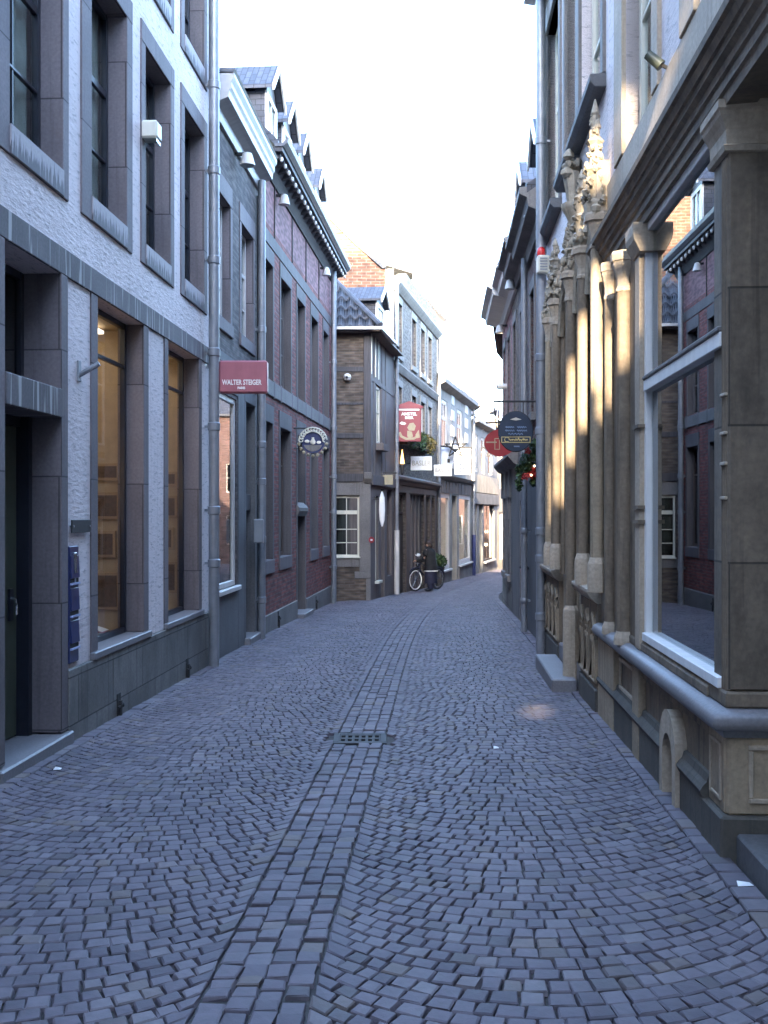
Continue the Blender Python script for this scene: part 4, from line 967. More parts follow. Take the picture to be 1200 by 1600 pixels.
for k in (0, 2):
    a, b = lv[k]; window(FF, S, a, b, -.55, 2.3, -.02, M['white'], M['clear'], vb=(), hb=(), fw=.17, name='shop_window', th=.08)
    m = MB(FF); m.box(a, b, -1.7, -1.65, -.6, 2.4).box(a, b, -1.65, -.2, -.62, -.58).box(a, b, -1.65, -.12, 2.36, 2.4).box(a-.05, a, -1.7, -.13, -.6, 2.4).box(b, b+.05, -1.7, -.13, -.6, 2.4); m.build('display_room', M['cream'], S)
    MB(FF).box(a+.15, b-.15, -.9, -.5, 2.3, 2.34).build('ceiling_lamp', M['shoplamp'], S)
    m = MB(FF); 
    m.box(a+.3, b-.3, -1.4, -1.36, 1.05, 2.1); m.build('poster', M['lettering'], S)
    m = MB(FF); c = (a+b)/2; m.pd([(c-.35, 1.1), (c+.35, 1.1), (c+.22, 1.5), (c+.05, 1.55), (c+.02, 1.95), (c-.06, 1.95), (c-.1, 1.5)], -1.355, -1.35); m.build('poster_print', M['brownwood'], S)
    m = MB(FF)
    for r in range(3): m.box(a+.2, b-.2, -1.5, -.9, -.2+.36*r, -.17+.36*r)
    m.each('shelf', M['brownwood'], S, 1)
    for r in range(3):
        for q in range(5):
            s = a+.35+(b-a-.8)*q/4; h = -.17+.36*r; mm = MB(FF)
            mm.box(s-.09, s+.09, -1.3, -1.0, h, h+U(.12, .24)) if q % 2 else mm.lathe(s, -1.1, [(.08, h), (.1, h+.08), (.05, h+.16), (.07, h+.2)], 8)
            mm.org = Vector(FF.W(s, -1.1, h)); tag(mm.build('shop_goods' if q % 2 else 'vase', M[('maroon', 'goldlet', 'brownwood', 'warmwall')[(q+r) % 4]]), 'small wares on brown shelves behind the white shop windows', 'goods', 'wares on the shelves of the white fronted shop')
a, b = lv[1]
d_ = MB(FF).box(a, b, -.39, -.35, -1.3, 2.2).build('door', M['brownwood'], S); MB(FF).box(a+.15, b-.15, -.35, -.34, -.4, 1.2).build('pane', M['glassd'], d_)
m = MB(FF); m.box(.03, lv[0][1]+.2, -.02, .05, -1.5, -.58).box(lv[2][0]-.2, fe-.02, -.02, .05, -1.5, -.58); m.build('stall_riser', M['greyst'], S, bevel=.01)
MB(FF).box(lv[0][0]-.1, lv[0][1]+.1, -.1, .12, -.62, -.55).box(lv[2][0]-.1, lv[2][1]+.05, -.1, .12, -.62, -.55).each('sill', M['white'], S)
roof_prism(FF, S, .02, fe, .3, 6.4, -3, 8.2, -6, 6.3, M['slate'])
downpipe(FF, S, fe-.05, .1, -1.4, 6.1, .06, (0, 2, 4)); MB(FF).lathe(fe-.05, .1, [(.09, -1.3), (.09, .6)], 12).build('pipe_sleeve', M['navy'], S)
def board(lab, px0, px1, py0, py1, y0, txt=None, cat='shop sign', br=None, mat='board', name='hanging_sign'):
    k = y0/F; xa, xb, za, zb = (px0-600)*k, (px1-600)*k, hp(py1, y0), hp(py0, y0)
    o = thing(name, lab, cat, ((xa+xb)/2, y0, za)); MB(WF).box(xa, xb, y0, y0+.09, za, zb).build('sign_box', M[mat], o, bevel=.01)
    if txt: text_mesh('lettering', txt, (zb-za)*.5, ((xa+xb)/2, y0-.002, (za+zb)/2), M['goldlet'], o, width=(xb-xa)*.85)
    if br: MB(WF).box(*br).build('bracket', M['iron'], o)
    return o, (xa, xb, za, zb)
def hang(lab, a, b, c, d, y1, fac, txt=None, mat='board'):
    s = (y1-fac.y0)/fac.uy; x = fac.W(s, 0, 0)[0]; h = hp((c+d)/2, y1)
    return board(lab, a, b, c, d, y1, txt, br=(x-.05, (a-600)*y1/F, y1+.03, y1+.06, h-.02, h+.02), mat=mat)
hang('white sign board lettered in dull gold, mounted on the pub house', 641.5, 675, 713, 735, 31.0, EF, 'BASLER')
hang('smaller white lettered sign next to the star emblem', 678, 706, 726, 744, 36.3, EF, 'BASLER')
y1 = 38.0
o, q = hang('pale blue sign board with a small dark square, behind the star emblem', 685, 709, 697, 727, y1, FF, mat='paleblue')
MB(WF).box((699-600)*y1/F, (703-600)*y1/F, y1-.006, y1-.001, hp(723, y1), hp(717, y1)).build('dark_square', M['iron'], o)
y1 = 41.2
o, (xa, xb, za, zb) = hang('tall white sign painted with a grey flower spray', 710, 735, 700, 742, y1, FF)
m = MB(WF)
for k in range(26):
    a = U(0, 6.28); rr = U(.1, .42); u = .5+rr*math.cos(a)*.8; v = .5+rr*math.sin(a); x, z = xa+(xb-xa)*u, za+(zb-za)*v; l = U(.03, .07); t = U(0, 3.1)
    dx, dz = l*math.cos(t), l*math.sin(t); m.pd([(x-dx, z-dz), (x+dz*.4, z-dx*.4), (x+dx, z+dz), (x-dz*.4, z+dx*.4)], y1-.004, y1-.0005)
m.build('painted_flower', M['greypaint'], o)
# star emblem
y1 = 37.7; k = y1/F; cx, cz, r = (711.5-600)*k, hp(699, y1), 17*k
o = thing('star_emblem', 'nearer dark iron five-pointed star hanging on a long arm over the street', 'shop sign', (cx, y1, cz))
m = MB(WF); pt = [(cx+r*math.sin(a*4*math.pi/5), cz+r*math.cos(a*4*math.pi/5)) for a in range(5)]
for a in range(5):
    p, q = pt[a], pt[(a+1) % 5]; m.tube([(p[0], y1, p[1]), (q[0], y1, q[1])], .028, 6)
m.build('star_bars', M['iron'], o); MB(WF).tube([(FF.W(.2,0,0)[0]-.2, y1+.02, cz+.06), (cx+(737-711)*k, y1+.02, cz-.02)], .035, 6).build('arm', M['iron'], o)
m = MB(WF); m.lathe(cx, y1-.05, [(.01, cz-.12), (.1, cz-.06), (.1, cz+.04), (.01, cz+.1)], 10); m.build('lamp', M['lettering'], o, smooth=True)
y1 = 49.2; k = y1/F; cx, cz, r = (768-600)*k, hp(703, y1), 13*k
o = thing('star_emblem', 'farther dark iron star over the low stone shop front', 'shop sign', (cx, y1, cz))
m = MB(WF); pt = [(cx+r*math.sin(a*4*math.pi/5), cz+r*math.cos(a*4*math.pi/5)) for a in range(5)]
for a in range(5):
    p, q = pt[a], pt[(a+1) % 5]; m.tube([(p[0], y1, p[1]), (q[0], y1, q[1])], .032, 6)
m.build('star_bars', M['iron'], o); MB(WF).tube([(HF.W(2.6,0,0)[0]-.1, y1+.02, cz+.1), (cx, y1+.02, cz+.1)], .035, 6).build('arm', M['iron'], o)

# ================================================================== stone lintel shop, farther
T_ = thing('shop_house', 'low pale shop house with a broad stone lintel and dark open windows', 'house', HF.W(4, 0, -1.2))
g_ = HF.s; ge = 8.2
gu = [(g_(741), g_(746)), (g_(752), g_(757)), (g_(763), g_(769))]
ops = [(a, b, 3.4, 5.1, .15) for a, b in gu] + [(g_(741), g_(745.5), -1.6, 1.95, .3), (g_(748), g_(754), -1.6, 1.95, .3), (g_(756), g_(772), -.75, 1.95, .3)]
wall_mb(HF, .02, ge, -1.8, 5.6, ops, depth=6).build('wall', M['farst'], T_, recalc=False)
for a, b in gu: window(HF, T_, a, b, 3.4, 5.1, -.04, M['white'], M['glassd'], vb=(), hb=(.6,), fw=.12)
MB(HF).box(.02, ge, -.02, .05, 2.5, 3.3).build('white_band', M['sandl'], T_); MB(HF).box(.02, ge, -.02, .08, 1.96, 2.45).build('stone_lintel', M['greyst'], T_, bevel=.01)
MB(HF).ps([(0, 5.5), (.3, 5.6), (.3, 5.72), (0, 5.75)], .0, ge).build('cornice', M['farst'], T_)
for a, b, h0 in ((g_(741), g_(745.5), -1.6), (g_(748), g_(754), -1.6)): MB(HF).box(a, b, -.28, -.2, h0, 1.95).build('door', M['door'], T_)
window(HF, T_, g_(756), g_(772), -.75, 1.95, -.1, M['brownwood'], M['glassd'], vb=(.5,), hb=(), name='shop_window')
MB(HF).box(g_(756), g_(772), -.1, .12, -.83, -.75).build('sill', M['white'], T_)
roof_prism(HF, T_, .02, ge, .25, 5.75, -3, 8.0, -6, 5.7, M['roof'])
for k, (px, py) in enumerate(((760, 830.5), (759.5, 851))):
    s = g_(px, -.5); h = HF.h(px, py, -.5); o = thing('pendant_lamp', ('upper' if k == 0 else 'lower')+' glowing globe lamp inside the farthest dark shop window', 'lamp', HF.W(s, -.5, h), 'lamps in the farthest shop window')
    MB(HF).blob(s, -.5, h, .09, amp=0).build('globe', M['warmlamp'], o, smooth=True); MB(HF).tube([(s, -.5, h+.08), (s, -.5, 1.9)], .012, 6).build('cord', M['iron'], o)
PF = Fac(*HF.W(ge+.02, 0, 0)[:2], .3, 1, 1)
P_ = thing('townhouse', 'cream house just visible at the bend between the stone shop and the dark blockwork', 'house', PF.W(4, 0, -1.5))
ops = [(.5, 1.6, -.9, 1.6, .15), (.5, 1.6, 2.8, 4.6, .15), (2.6, 3.7, 2.8, 4.6, .15), (2.6, 3.7, -.9, 1.6, .15)]
wall_mb(PF, 0, 12, -2.2, 6.4, ops, depth=6).build('wall', M['sandl'], P_, recalc=False)
for a, b, c, d, e in ops: window(PF, P_, a, b, c, d, -.05, M['white'], M['glassd'], fw=.09)
roof_prism(PF, P_, 0, 12, .3, 6.4, -3, 8.6, -6, 6.4, M['roof'])
# tall sunlit house behind the pub house
BF = Fac(1.42, 50, .24, 1, 1)
Q_ = thing('townhouse', 'tall pale sunlit house with a heavy dentilled cornice rising behind the pub house', 'house', BF.W(4, 0, -1))
ops = [(s, s+1.1, h, h+1.9, .15) for s in (1.2, 3.6, 6.0) for h in (6.5, 9.5)]
wall_mb(BF, 0, 8, -2, 12.6, ops, depth=8).build('wall', M['sandl'], Q_, recalc=False)
for a, b, c, d, e in ops: window(BF, Q_, a, b, c, d, -.06, M['white'], M['glassd'], fw=.1)
MB(BF).ps([(0, 12.0), (.15, 12.1), (.45, 12.6), (.5, 12.85), (0, 12.9)], -.3, 8.2).build('cornice', M['white'], Q_)
m = MB(BF)
for k in range(14): m.box(.1+.57*k, .35+.57*k, 0, .28, 12.05, 12.3)
m.each('dentil', M['white'], Q_, 1); roof_prism(BF, Q_, 0, 8, .3, 12.9, -4, 14.4, -8, 12.9, M['slate'])
# ================================================================== mansion on the east side: shopfront, portal columns, rendered upper floors
J = thing('mansion', 'sandstone fronted mansion with a big shop window, carved columns and white rendered upper floors', 'house', RF.W(9.5, 0, 0))
r_ = RF.s; y2s = 1/RF.uy
jn, je = 5.18, 14.15                       # near corner, far end
win0, win1 = r_(1130), r_(1010)          # shop glass
pil0 = r_(943)                             # shopfront ends, columned part starts
X_ = M
# upper rendered wall
uwin = [(4.3, 5.75, 4.33, 7.6), (r_(1024), r_(978), 4.33, 7.6), (r_(943), r_(909), 5.36, 7.9), (r_(903), r_(886), 5.34, 7.9), (r_(876), r_(856), 5.28, 7.9)]
ops = [(a, b, c, d, .2) for a, b, c, d in uwin]
wall_mb(RF, 4.0, je, 3.9, 8.5, ops, depth=7).build('upper_wall', M['stucco2'], J, recalc=False)
m = MB(RF); m.box(4.0, pil0-.3, -.02, .022, 3.86, 4.33); m.build('stone_course', M['sandl'], J, bevel=.006)
for k, (a, b, c, d) in enumerate(uwin):
    jw = .36 if k < 2 else .16; jn_ = .2 if k < 2 else .14
    m = MB(RF); m.box(a-jn_, a, -.2, .03, c, d).box(b, b+jw, -.2, .035, c, d).box(a-jn_, b+jw, -.2, .037, d, d+.3); m.build('stone_surround', M['greyst' if k > 1 else 'sandl'], J, bevel=.006)
    if k > 1: MB(RF).ps([(-.2, c-.13), (.1, c-.13), (.14, c-.08), (.14, c-.02), (-.2, c)], a-.16, b+.12).build('sill', M['dkst'], J, bevel=.005)
    w = window(RF, J, a, b, c, d, -.1, M['cream'], M['glass'], vb=(.5,), hb=(.6, .3), fw=.08, bw=.035, rail=.07)
    MB(RF).box(a, b, -.32, -.3, c, d).build('curtain', M['curtain'], w)
MB(RF).ps([(0, 8.2), (.12, 8.25), (.16, 8.4), (.3, 8.42), (.34, 8.62), (.34, 8.72), (0, 8.75)], 3.9, je+.05).build('eave', M['white'], J, bevel=.006)
MB(RF).ps([(.3, 8.66), (.42, 8.66), (.46, 8.78), (.3, 8.78)], 3.9, je+.1).build('gutter', M['lead'], J)
roof_prism(RF, J, 4.0, je, .3, 8.75, -3.4, 11.0, -7, 8.7, M['slate'])
# lower masonry, columned part
m = wall_mb(RF, pil0, je, -.8, 3.9, [(10.75, 11.9, -.6, 2.9, .45), (9.25, 9.75, 1.0, 3.6, .22), (12.4, 12.75, 1.0, 3.6, .22), (13.1, 13.5, 1.0, 3.6, .22)], depth=6.5); m.build('stone_wall', M['sand'], J, recalc=False)
for a, b in ((9.25, 9.75), (12.4, 12.75), (13.1, 13.5)): window(RF, J, a, b, 1.0, 3.6, -.14, M['sandd'], M['glassd'], vb=(.5,), hb=(.75,), fw=.05)
d_ = MB(RF).box(10.75, 11.9, -.4, -.34, -.6, 2.9).build('door', M['door'], J); MB(RF).box(10.9, 11.75, -.34, -.325, .2, 2.0).build('door_panel', M['brownwood'], d_, bevel=.01)
MB(RF).box(pil0+.02, je-.2, -.02, .02, 3.9, 4.02).box(pil0+.02, je-.2, .02, .05, 3.93, 4.0).build('impost_course', M['sandl'], J, bevel=.005)
# mouldings between the shafts
m = MB(RF)
for s in (9.16, 9.62, 9.98, 10.15, 10.42, 10.62, 12.0, 12.3, 12.55, 13.0, 13.3, 13.62): m.lathe(s, .02, [(.035, .9), (.035, 3.9)], 8)
m.each('mullion_shaft', M['sandd'], J, 1, smooth=True)
def column(s, d, h0, hb, h1, r, ped=True, pr=None, mat='sand', capr=1.75):
    """engaged round column: shaft with faceted pedestal and moulded capital"""
    o = MB(RF).lathe(s, d, [(r*1.02, hb), (r, hb+.1), (r*.97, h1-.32), (r*.95, h1-.28)], 16).build('column', M[mat], J, smooth=True)
    c = MB(RF).lathe(s, d, [(r*.95, h1-.30), (r*1.15, h1-.29), (r*1.15, h1-.265), (r*.98, h1-.255), (r*1.0, h1-.2), (r*1.3, h1-.14), (r*1.55, h1-.1), (r*1.6, h1-.075), (r*capr, h1-.07), (r*capr*1.02, h1-.02), (r*capr*.95, h1)], 8, rot=.3927)
    c.build('capital', M['sandl'], o)
    pr = pr or r*1.5
    MB(RF).lathe(s, d, [(pr, h0), (pr, hb-.1), (pr*.96, hb-.05), (r*1.05, hb)], 8, rot=.3927).build('pedestal', M['sandl'], o)
    return o
AD = .1
cols = [(r_(933, AD), .93), (r_(911, AD), .93), (r_(892, AD), -.2), (r_(869, AD), .95), (r_(857.5, AD), .95)]
for k, (s, h0) in enumerate(cols):
    column(s, AD, h0, (h0+.29 if k != 2 else .66), (4.10, 4.04, 4.02, 4.02, 3.96)[k], (.056, .054, .056, .052, .045)[k], mat=('sand', 'sandd', 'sandd', 'sandd', 'sand')[k], capr=2.0)
for s, h0 in ((9.4, .93), (12.75, .95)): column(s, .05, h0, h0+.27, 3.95, .036, mat='sandd')
# carved pinnacles over the capitals
def pinnacle(s, d, h0, hh, r, seed):
    random.seed(seed)
    m = MB(RF); prof = [(r*.75, h0), (r*.8, h0+hh*.1), (r*.5, h0+hh*.14), (r*.55, h0+hh*.34), (r*.85, h0+hh*.38), (r*.45, h0+hh*.43), (r*.5, h0+hh*.6), (r*.7, h0+hh*.63), (r*.3, h0+hh*.68), (r*.22, h0+hh*.86), (r*.34, h0+hh*.88), (r*.05, h0+hh)]
    m.lathe(s, d, [(q*U(.9, 1.1), h) for q, h in prof], 6, rot=U(0, 1))
    for i in range(64):
        t = U(.0, .9); a = U(0, 6.28); q = r*(1.1-t*.95)
        m.blob(s+q*math.cos(a), d+q*math.sin(a)*.8, h0+hh*t, r*U(.12, .32)*(1.1-t*.5), (U(.7, 1.3), 1, U(.8, 2.2)), .7, 6)
    o = m.build('pinnacle', M['carve'], J)
    MB(RF).box(s-r*.7, s+r*.7, -.02, d, h0+hh*.02, h0+hh*.45).build('pinnacle_back', M['sandl'], o)
for k, ((s, _), hh, rr) in enumerate(zip(cols, (.98, .72, .55, .7, .36), (.12, .12, .11, .11, .08))):
    pinnacle(s+(.0 if k else .05), AD+.01, (4.10, 4.04, 4.02, 4.02, 3.96)[k], hh, rr, 40+k)
cs = cols[2][0]; random.seed(77)
m = MB(RF).lathe(cs-.02, .08, [(.03, 4.42), (.06, 4.55), (.1, 4.62), (.12, 4.66), (.12, 4.7)], 8); m.lathe(cs-.02, .08, [(.06, 4.7), (.08, 4.85), (.1, 4.95), (.07, 5.02)], 8)
for i in range(12): m.blob(cs-.02+U(-.08, .08), .08+U(-.06, .08), 5.05+U(-.06, .12), U(.035, .06), amp=.5, n=7)
m.build('carved_corbel', M['carve'], J, smooth=True)
m = MB(RF)
for k in range(4):
    (sa, _), (sb, _) = cols[k], cols[k+1]; mid = (sa+sb)/2
    m.tube([(sa+.05, .05, 3.6), (sa+(mid-sa)*.35, .05, 3.95), (mid, .05, 4.3-.05*k), (sb-(sb-mid)*.35, .05, 3.95), (sb-.05, .05, 3.6)], .045, 6)
m.each('ogee_arch', M['carve'], J, 1, smooth=True)
random.seed(5)
# sill course and blind tracery on the plinth
def plinth_bay(s0, s1):
    MB(RF).ps([(-.02, .80), (.05, .80), (.12, .86), (.14, .90), (.14, .93), (-.02, .95)], s0, s1).build('sill', M['sandl'], J, bevel=.004)
    m = MB(RF); m.box(s0, s1, -.02, .05, .05, .8); m.build('plinth_panel', M['sandd'], J, bevel=.006)
    n = max(1, round((s1-s0)/.42)); w = (s1-s0)/n; m = MB(RF)
    for k in range(n):
        a = s0+w*k; b = a+w; c = (a+b)/2
        m.tube([(a+.02, .055, .12), (a+.02, .06, .48), (a+.08, .06, .6), (c, .06, .7), (b-.08, .06, .6), (b-.02, .06, .48), (b-.02, .055, .12), (a+.02, .055, .12)], .022, 6)
        m.tube([(c, .06, .12), (c, .06, .5)], .014, 6)
        for t in (-1, 1): m.tube([(c+t*w*.22+w*.16*math.cos(q), .058, .5+w*.16*math.sin(q)) for q in [j*1.05 for j in range(7)]], .012, 5)
    m.build('blind_tracery', M['sand'], J, smooth=True)
    MB(RF).box(s0, s1, -.02, .07, -.8, .05).build('base_course', M['base'], J, bevel=.01)
plinth_bay(pil0+.02, 10.3); plinth_bay(12.22, je-.25)
MB(RF).box(10.31, 12.2, -.3, .05, -.6, .10).build('door_step', M['bluesill'], J, bevel=.012)
sp = thing('step_slab', 'worn bluestone slab step lying on the setts before the columned doorway', 'step', RF.W(10.9, .2, G(11)))
MB(RF).box(10.4, 12.27, .072, .315, -.4, -.05).build('slab', M['bluesill'], sp, bevel=.012)
# ---- shopfront bay
s1 = pil0
m = MB(RF); m.box(jn+.02, s1, -.05, .0, .19, .50); m.build('apron_wall', M['sandd'], J, bevel=.006)
av0, av1 = r_(1074), r_(1048); avm = (av0+av1)/2
prof = [(.0, .12), (.05, .12), (.065, .155), (.05, .18), (.03, .2), (.02, .235), (0, .24)]
for a, b in ((jn+.3, av0), (av1, r_(1004)), (r_(1004), s1)):
    MB(RF).box(a, b, -.05, .045, -.7, .12).build('base_course', M['base'], J, bevel=.008); MB(RF).ps(prof, a, b).build('base_moulding', M['base'], J)
# cellar arch
w2 = (av1-av0)/2; wi = w2*.62
outer = [(av0, -.7), (av0, .2)]+[(avm-w2*math.cos(t*math.pi/10), .2+w2*1.05*math.sin(t*math.pi/10)) for t in range(1, 10)]+[(av1, .2), (av1, -.7)]
inner = [(avm+wi, -.7), (avm+wi, .14)]+[(avm+wi*math.cos(t*math.pi/10), .14+wi*1.1*math.sin(t*math.pi/10)) for t in range(1, 10)]+[(avm-wi, .14), (avm-wi, -.7)]
m = MB(RF); n = len(outer); io = inner[::-1]
for k in range(n-1):
    a, b, c, d = outer[k], outer[k+1], io[k+1], io[k]; m.pd([a, b, c, d], -.06, .07)
o = m.build('cellar_arch', M['sandl'], J); MB(RF).box(avm-wi-.02, avm+wi+.02, -.06, -.04, -.7, .4).build('arch_opening', M['dark'], o)
MB(RF).tube([(avm, .0, -.4), (avm, .0, .3)], .012, 6).tube([(avm-.06, .0, -.4), (avm-.06, .0, .28)], .012, 6).tube([(avm+.06, .0, -.4), (avm+.06, .0, .28)], .012, 6).build('iron_bar', M['iron'], o)
# raised frame panels of the apron
def frame_panel(a, b, h0, h1, mat='sandl', fr=.03, d=.0):
    m = MB(RF); m.box(a, b, d, d+.022, h1-fr, h1).box(a, b, d, d+.022, h0, h0+fr).box(a, a+fr, d, d+.02, h0+fr, h1-fr).box(b-fr, b, d, d+.02, h0+fr, h1-fr); m.build('raised_frame', M[mat], J, bevel=.005)
frame_panel(r_(997), r_(971), .22, .47); 
MB(RF).box(jn+.3, r_(1004)-.02, .0, .018, .455, .49).build('string_moulding', M['sandd'], J)
m = MB(RF); m.box(r_(1009), r_(998.5), -.02, .05, -.7, .52).box(r_(968), s1, -.02, .05, -.7, .52); m.each('pier_base', M['sand'], J, 1, bevel=.008)
# rounded bluestone sill, wrapping the near corner
SILL = [(-.06, .50), (.03, .50), (.035, .535), (.055, .54), (.085, .548), (.10, .57), (.10, .60), (.085, .622), (.05, .64), (-.06, .645)]

MB(RF).ps([(-.2, .645), (.03, .645), (.03, .69), (.012, .715), (-.2, .718)], jn+.3, r_(966)).build('window_sill', M['sandd'], J, bevel=.004)
# glass, frame, transom
dg = .0
o = MB(RF).box(win1, win1+.05, dg-.045, dg+.005, .72, 3.58).box(win0, win1, dg-.06, dg+.03, .72, .775).box(win0, win1, dg-.05, dg+.02, 2.425, 2.50).box(win0, win1, dg-.06, dg, 3.52, 3.58).build('shop_window', M['lettering'], J, bevel=.004)
MB(RF).box(win0-.01, win1+.01, dg-.045, dg-.037, .75, 3.55).build('pane', M['shop'], o)
MB(RF).box(win0-.03, win0, dg-.06, dg-.005, .72, 3.58).build('stile', M['sandd'], o)
MB(RF).box(win0, win1, dg-.02, dg+.03, 2.50, 2.53).build('transom_moulding', M['greyst'], o, bevel=.008)
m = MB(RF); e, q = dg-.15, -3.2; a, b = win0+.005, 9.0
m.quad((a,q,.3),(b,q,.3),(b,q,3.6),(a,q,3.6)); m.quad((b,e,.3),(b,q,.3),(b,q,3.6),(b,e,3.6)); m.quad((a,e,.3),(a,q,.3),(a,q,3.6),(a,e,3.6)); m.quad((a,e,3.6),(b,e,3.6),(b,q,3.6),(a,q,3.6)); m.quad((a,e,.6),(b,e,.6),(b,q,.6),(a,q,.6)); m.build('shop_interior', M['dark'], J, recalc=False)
for k, (s, c, w) in enumerate(((6.0, 'navy', .34), (6.7, 'trouser', .28))):
    mm = MB(RF).blob(s, -.7, .76, w*.6, (1.4, .9, .5), .35, 10, 3+k).blob(s+.15, -.62, .82, w*.35, (1.2, .8, .6), .3, 9, 8+k); mm.org = Vector(RF.W(s, -.7, .6))
    tag(mm.build('bag', M[c], None, smooth=True), ('soft dark blue bag', 'smaller navy bag')[k]+' lying inside the big reflecting shop window', 'bag')
# far pier between shop glass and columns: half column and square post
MB(RF).box(r_(1000), s1, -.06, .02, .645, 3.6).build('pier', M['sandd'], J, bevel=.008)
column(r_(976, .05), .05, .645, .72, 3.52, .06, mat='sandd', pr=.085); column(r_(951, .06), .05, .645, .72, 3.6, .045, mat='sandd')
MB(RF).box(r_(1008), r_(1001), -.06, .04, .645, 3.38).build('square_post', M['sandl'], J, bevel=.006); MB(RF).ps([(-.06, 3.38), (.05, 3.38), (.09, 3.46), (.1, 3.5), (.1, 3.58), (-.06, 3.58)], r_(1012), r_(999)).build('post_capital', M['sandl'], J, bevel=.004)
m = MB(RF)
for h in (2.18, 1.62, 1.52): m.box(r_(1009), r_(1000), -.02, .055, h, h+.025)
m.each('post_ring', M['sandd'], J, 1)
# entablature over the shop window
ENT = [(-.12, 3.58), (.03, 3.57), (.035, 3.62), (.05, 3.63), (.05, 3.68), (.065, 3.69), (.07, 3.725), (.095, 3.745), (.10, 3.775), (.115, 3.78), (.13, 3.82), (.15, 3.83), (.155, 3.865), (-.12, 3.90)]
MB(RF).ps(ENT, 2.5, s1-.02).build('entablature', M['sandd'], J)
# near corner pillar with pedestal, its face turned to the viewer
NF = Fac(*RF.W(jn, 0, 0)[:2], .9985, -.0545, 1)      # s into the house, d toward the viewer
if NF.ny > 0: NF = Fac(*RF.W(jn, 0, 0)[:2], .9985, -.0545, -1)
m = MB(NF); m.box(.0, .62, -.28, .0, .72, 3.40); m.build('corner_pillar', M['sandblk'], J, bevel=.012)
m = MB(NF); CAP = [(.0, 3.36), (.022, 3.365), (.03, 3.39), (.012, 3.40), (.016, 3.47), (.03, 3.50), (.05, 3.53), (.055, 3.55), (.065, 3.56), (.065, 3.60)]
for (d0, h0), (d1, h1) in zip(CAP, CAP[1:]):
    if h1 > h0: m.add([(-d0, -.3, h0), (-d0, d0, h0), (.7, d0, h0), (.7, -.3, h0), (-d1, -.3, h1), (-d1, d1, h1), (.7, d1, h1), (.7, -.3, h1)], [(0,3,2,1),(4,5,6,7),(0,1,5,4),(1,2,6,5),(2,3,7,6),(3,0,4,7)])
m.build('pillar_capital', M['sandl'], J)
m = MB(RF)
m.box(jn+.005, jn+.10, -.06, .0, .72, 3.36); m.build('pillar_side', M['sandd'], J, bevel=.008)
m = MB(RF)
for q in (.03, .062, .09): m.lathe(jn+q, .0, [(.010, .72), (.010, 3.34)], 8)
m.each('pillar_moulding', M['sandd'], J, 1, smooth=True)
m = MB(RF)
for h in (2.17, 1.98, 1.83, 1.66): m.box(jn+.01, jn+.10, .0, .018, h, h+.018)
m.each('pillar_ring', M['sandl'], J, 1, bevel=.004)
m = MB(NF); m.box(-.01, .66, -.3, .02, .12, .50); m.build('pedestal', M['sand'], J, bevel=.01)
m = MB(NF); m.box(.09, .6, .02, .036, .44, .465).box(.09, .6, .02, .036, .18, .205).box(.09, .115, .02, .034, .205, .44); m.build('pedestal_frame', M['sandl'], J, bevel=.005)
m = MB(RF); m.box(jn+.05, jn+.07, -.0, .03, .17, .46).box(jn+.24, jn+.26, 0, .03, .17, .46).box(jn+.07, jn+.24, 0, .028, .17, .19).box(jn+.07, jn+.24, 0, .028, .44, .46); m.build('raised_frame', M['sandl'], J, bevel=.004)
m = MB(RF); m.box(jn-.0, jn+.3, -.3, .02, .12, .50); m.build('pedestal_side', M['sand'], J, bevel=.008)
m = MB(NF); m.box(-.05, .72, -.35, .05, -.7, .119); m.build('pedestal_base', M['base'], J, bevel=.012)
m = MB(WF); nS = len(SILL); vs_ = []
for d, h in SILL: vs_.append(RF.W(s1, d, h))
for d, h in SILL: q = RF.W(jn, d, h); vs_.append((q[0]+NF.nx*d, q[1]+NF.ny*d, h))
for d, h in SILL: vs_.append(NF.W(.8, d, h))
m.add(vs_, [tuple(range(nS)), tuple(range(2*nS, 3*nS))]+[(r*nS+k, r*nS+(k+1) % nS, (r+1)*nS+(k+1) % nS, (r+1)*nS+k) for r in (0, 1) for k in range(nS)])
m.build('rounded_sill', M['bluesill'], J, smooth=True)
MB(NF).box(-.02, .7, -.3, .03, .645, .72).build('pillar_plinth', M['sandd'], J, bevel=.008)
# recessed entrance beside the pillar
m = MB(RF); m.box(3.6, jn-.02, -1.6, -1.5, -.7, 3.6).box(2.5, jn, -1.5, .0, 3.6, 3.66).box(2.5, 4.0, -7, -.0, 3.7, 8.5); m.build('entrance_recess', M['sandd'], J)
d_ = MB(RF).box(4.0, 4.9, -1.5, -1.46, 0, 2.6).build('door', M['door'], J)
MB(NF).box(.02, 1.6, .06, 1.6, -.7, .045).build('entrance_step', M['dkst'], J, bevel=.012)
downpipe(RF, J, r_(845, .12), .12, RF.g(14)-.05, 8.5, .062, (.25, 1.0, 1.35, 2.65, 3.6, 4.9, 6.4))
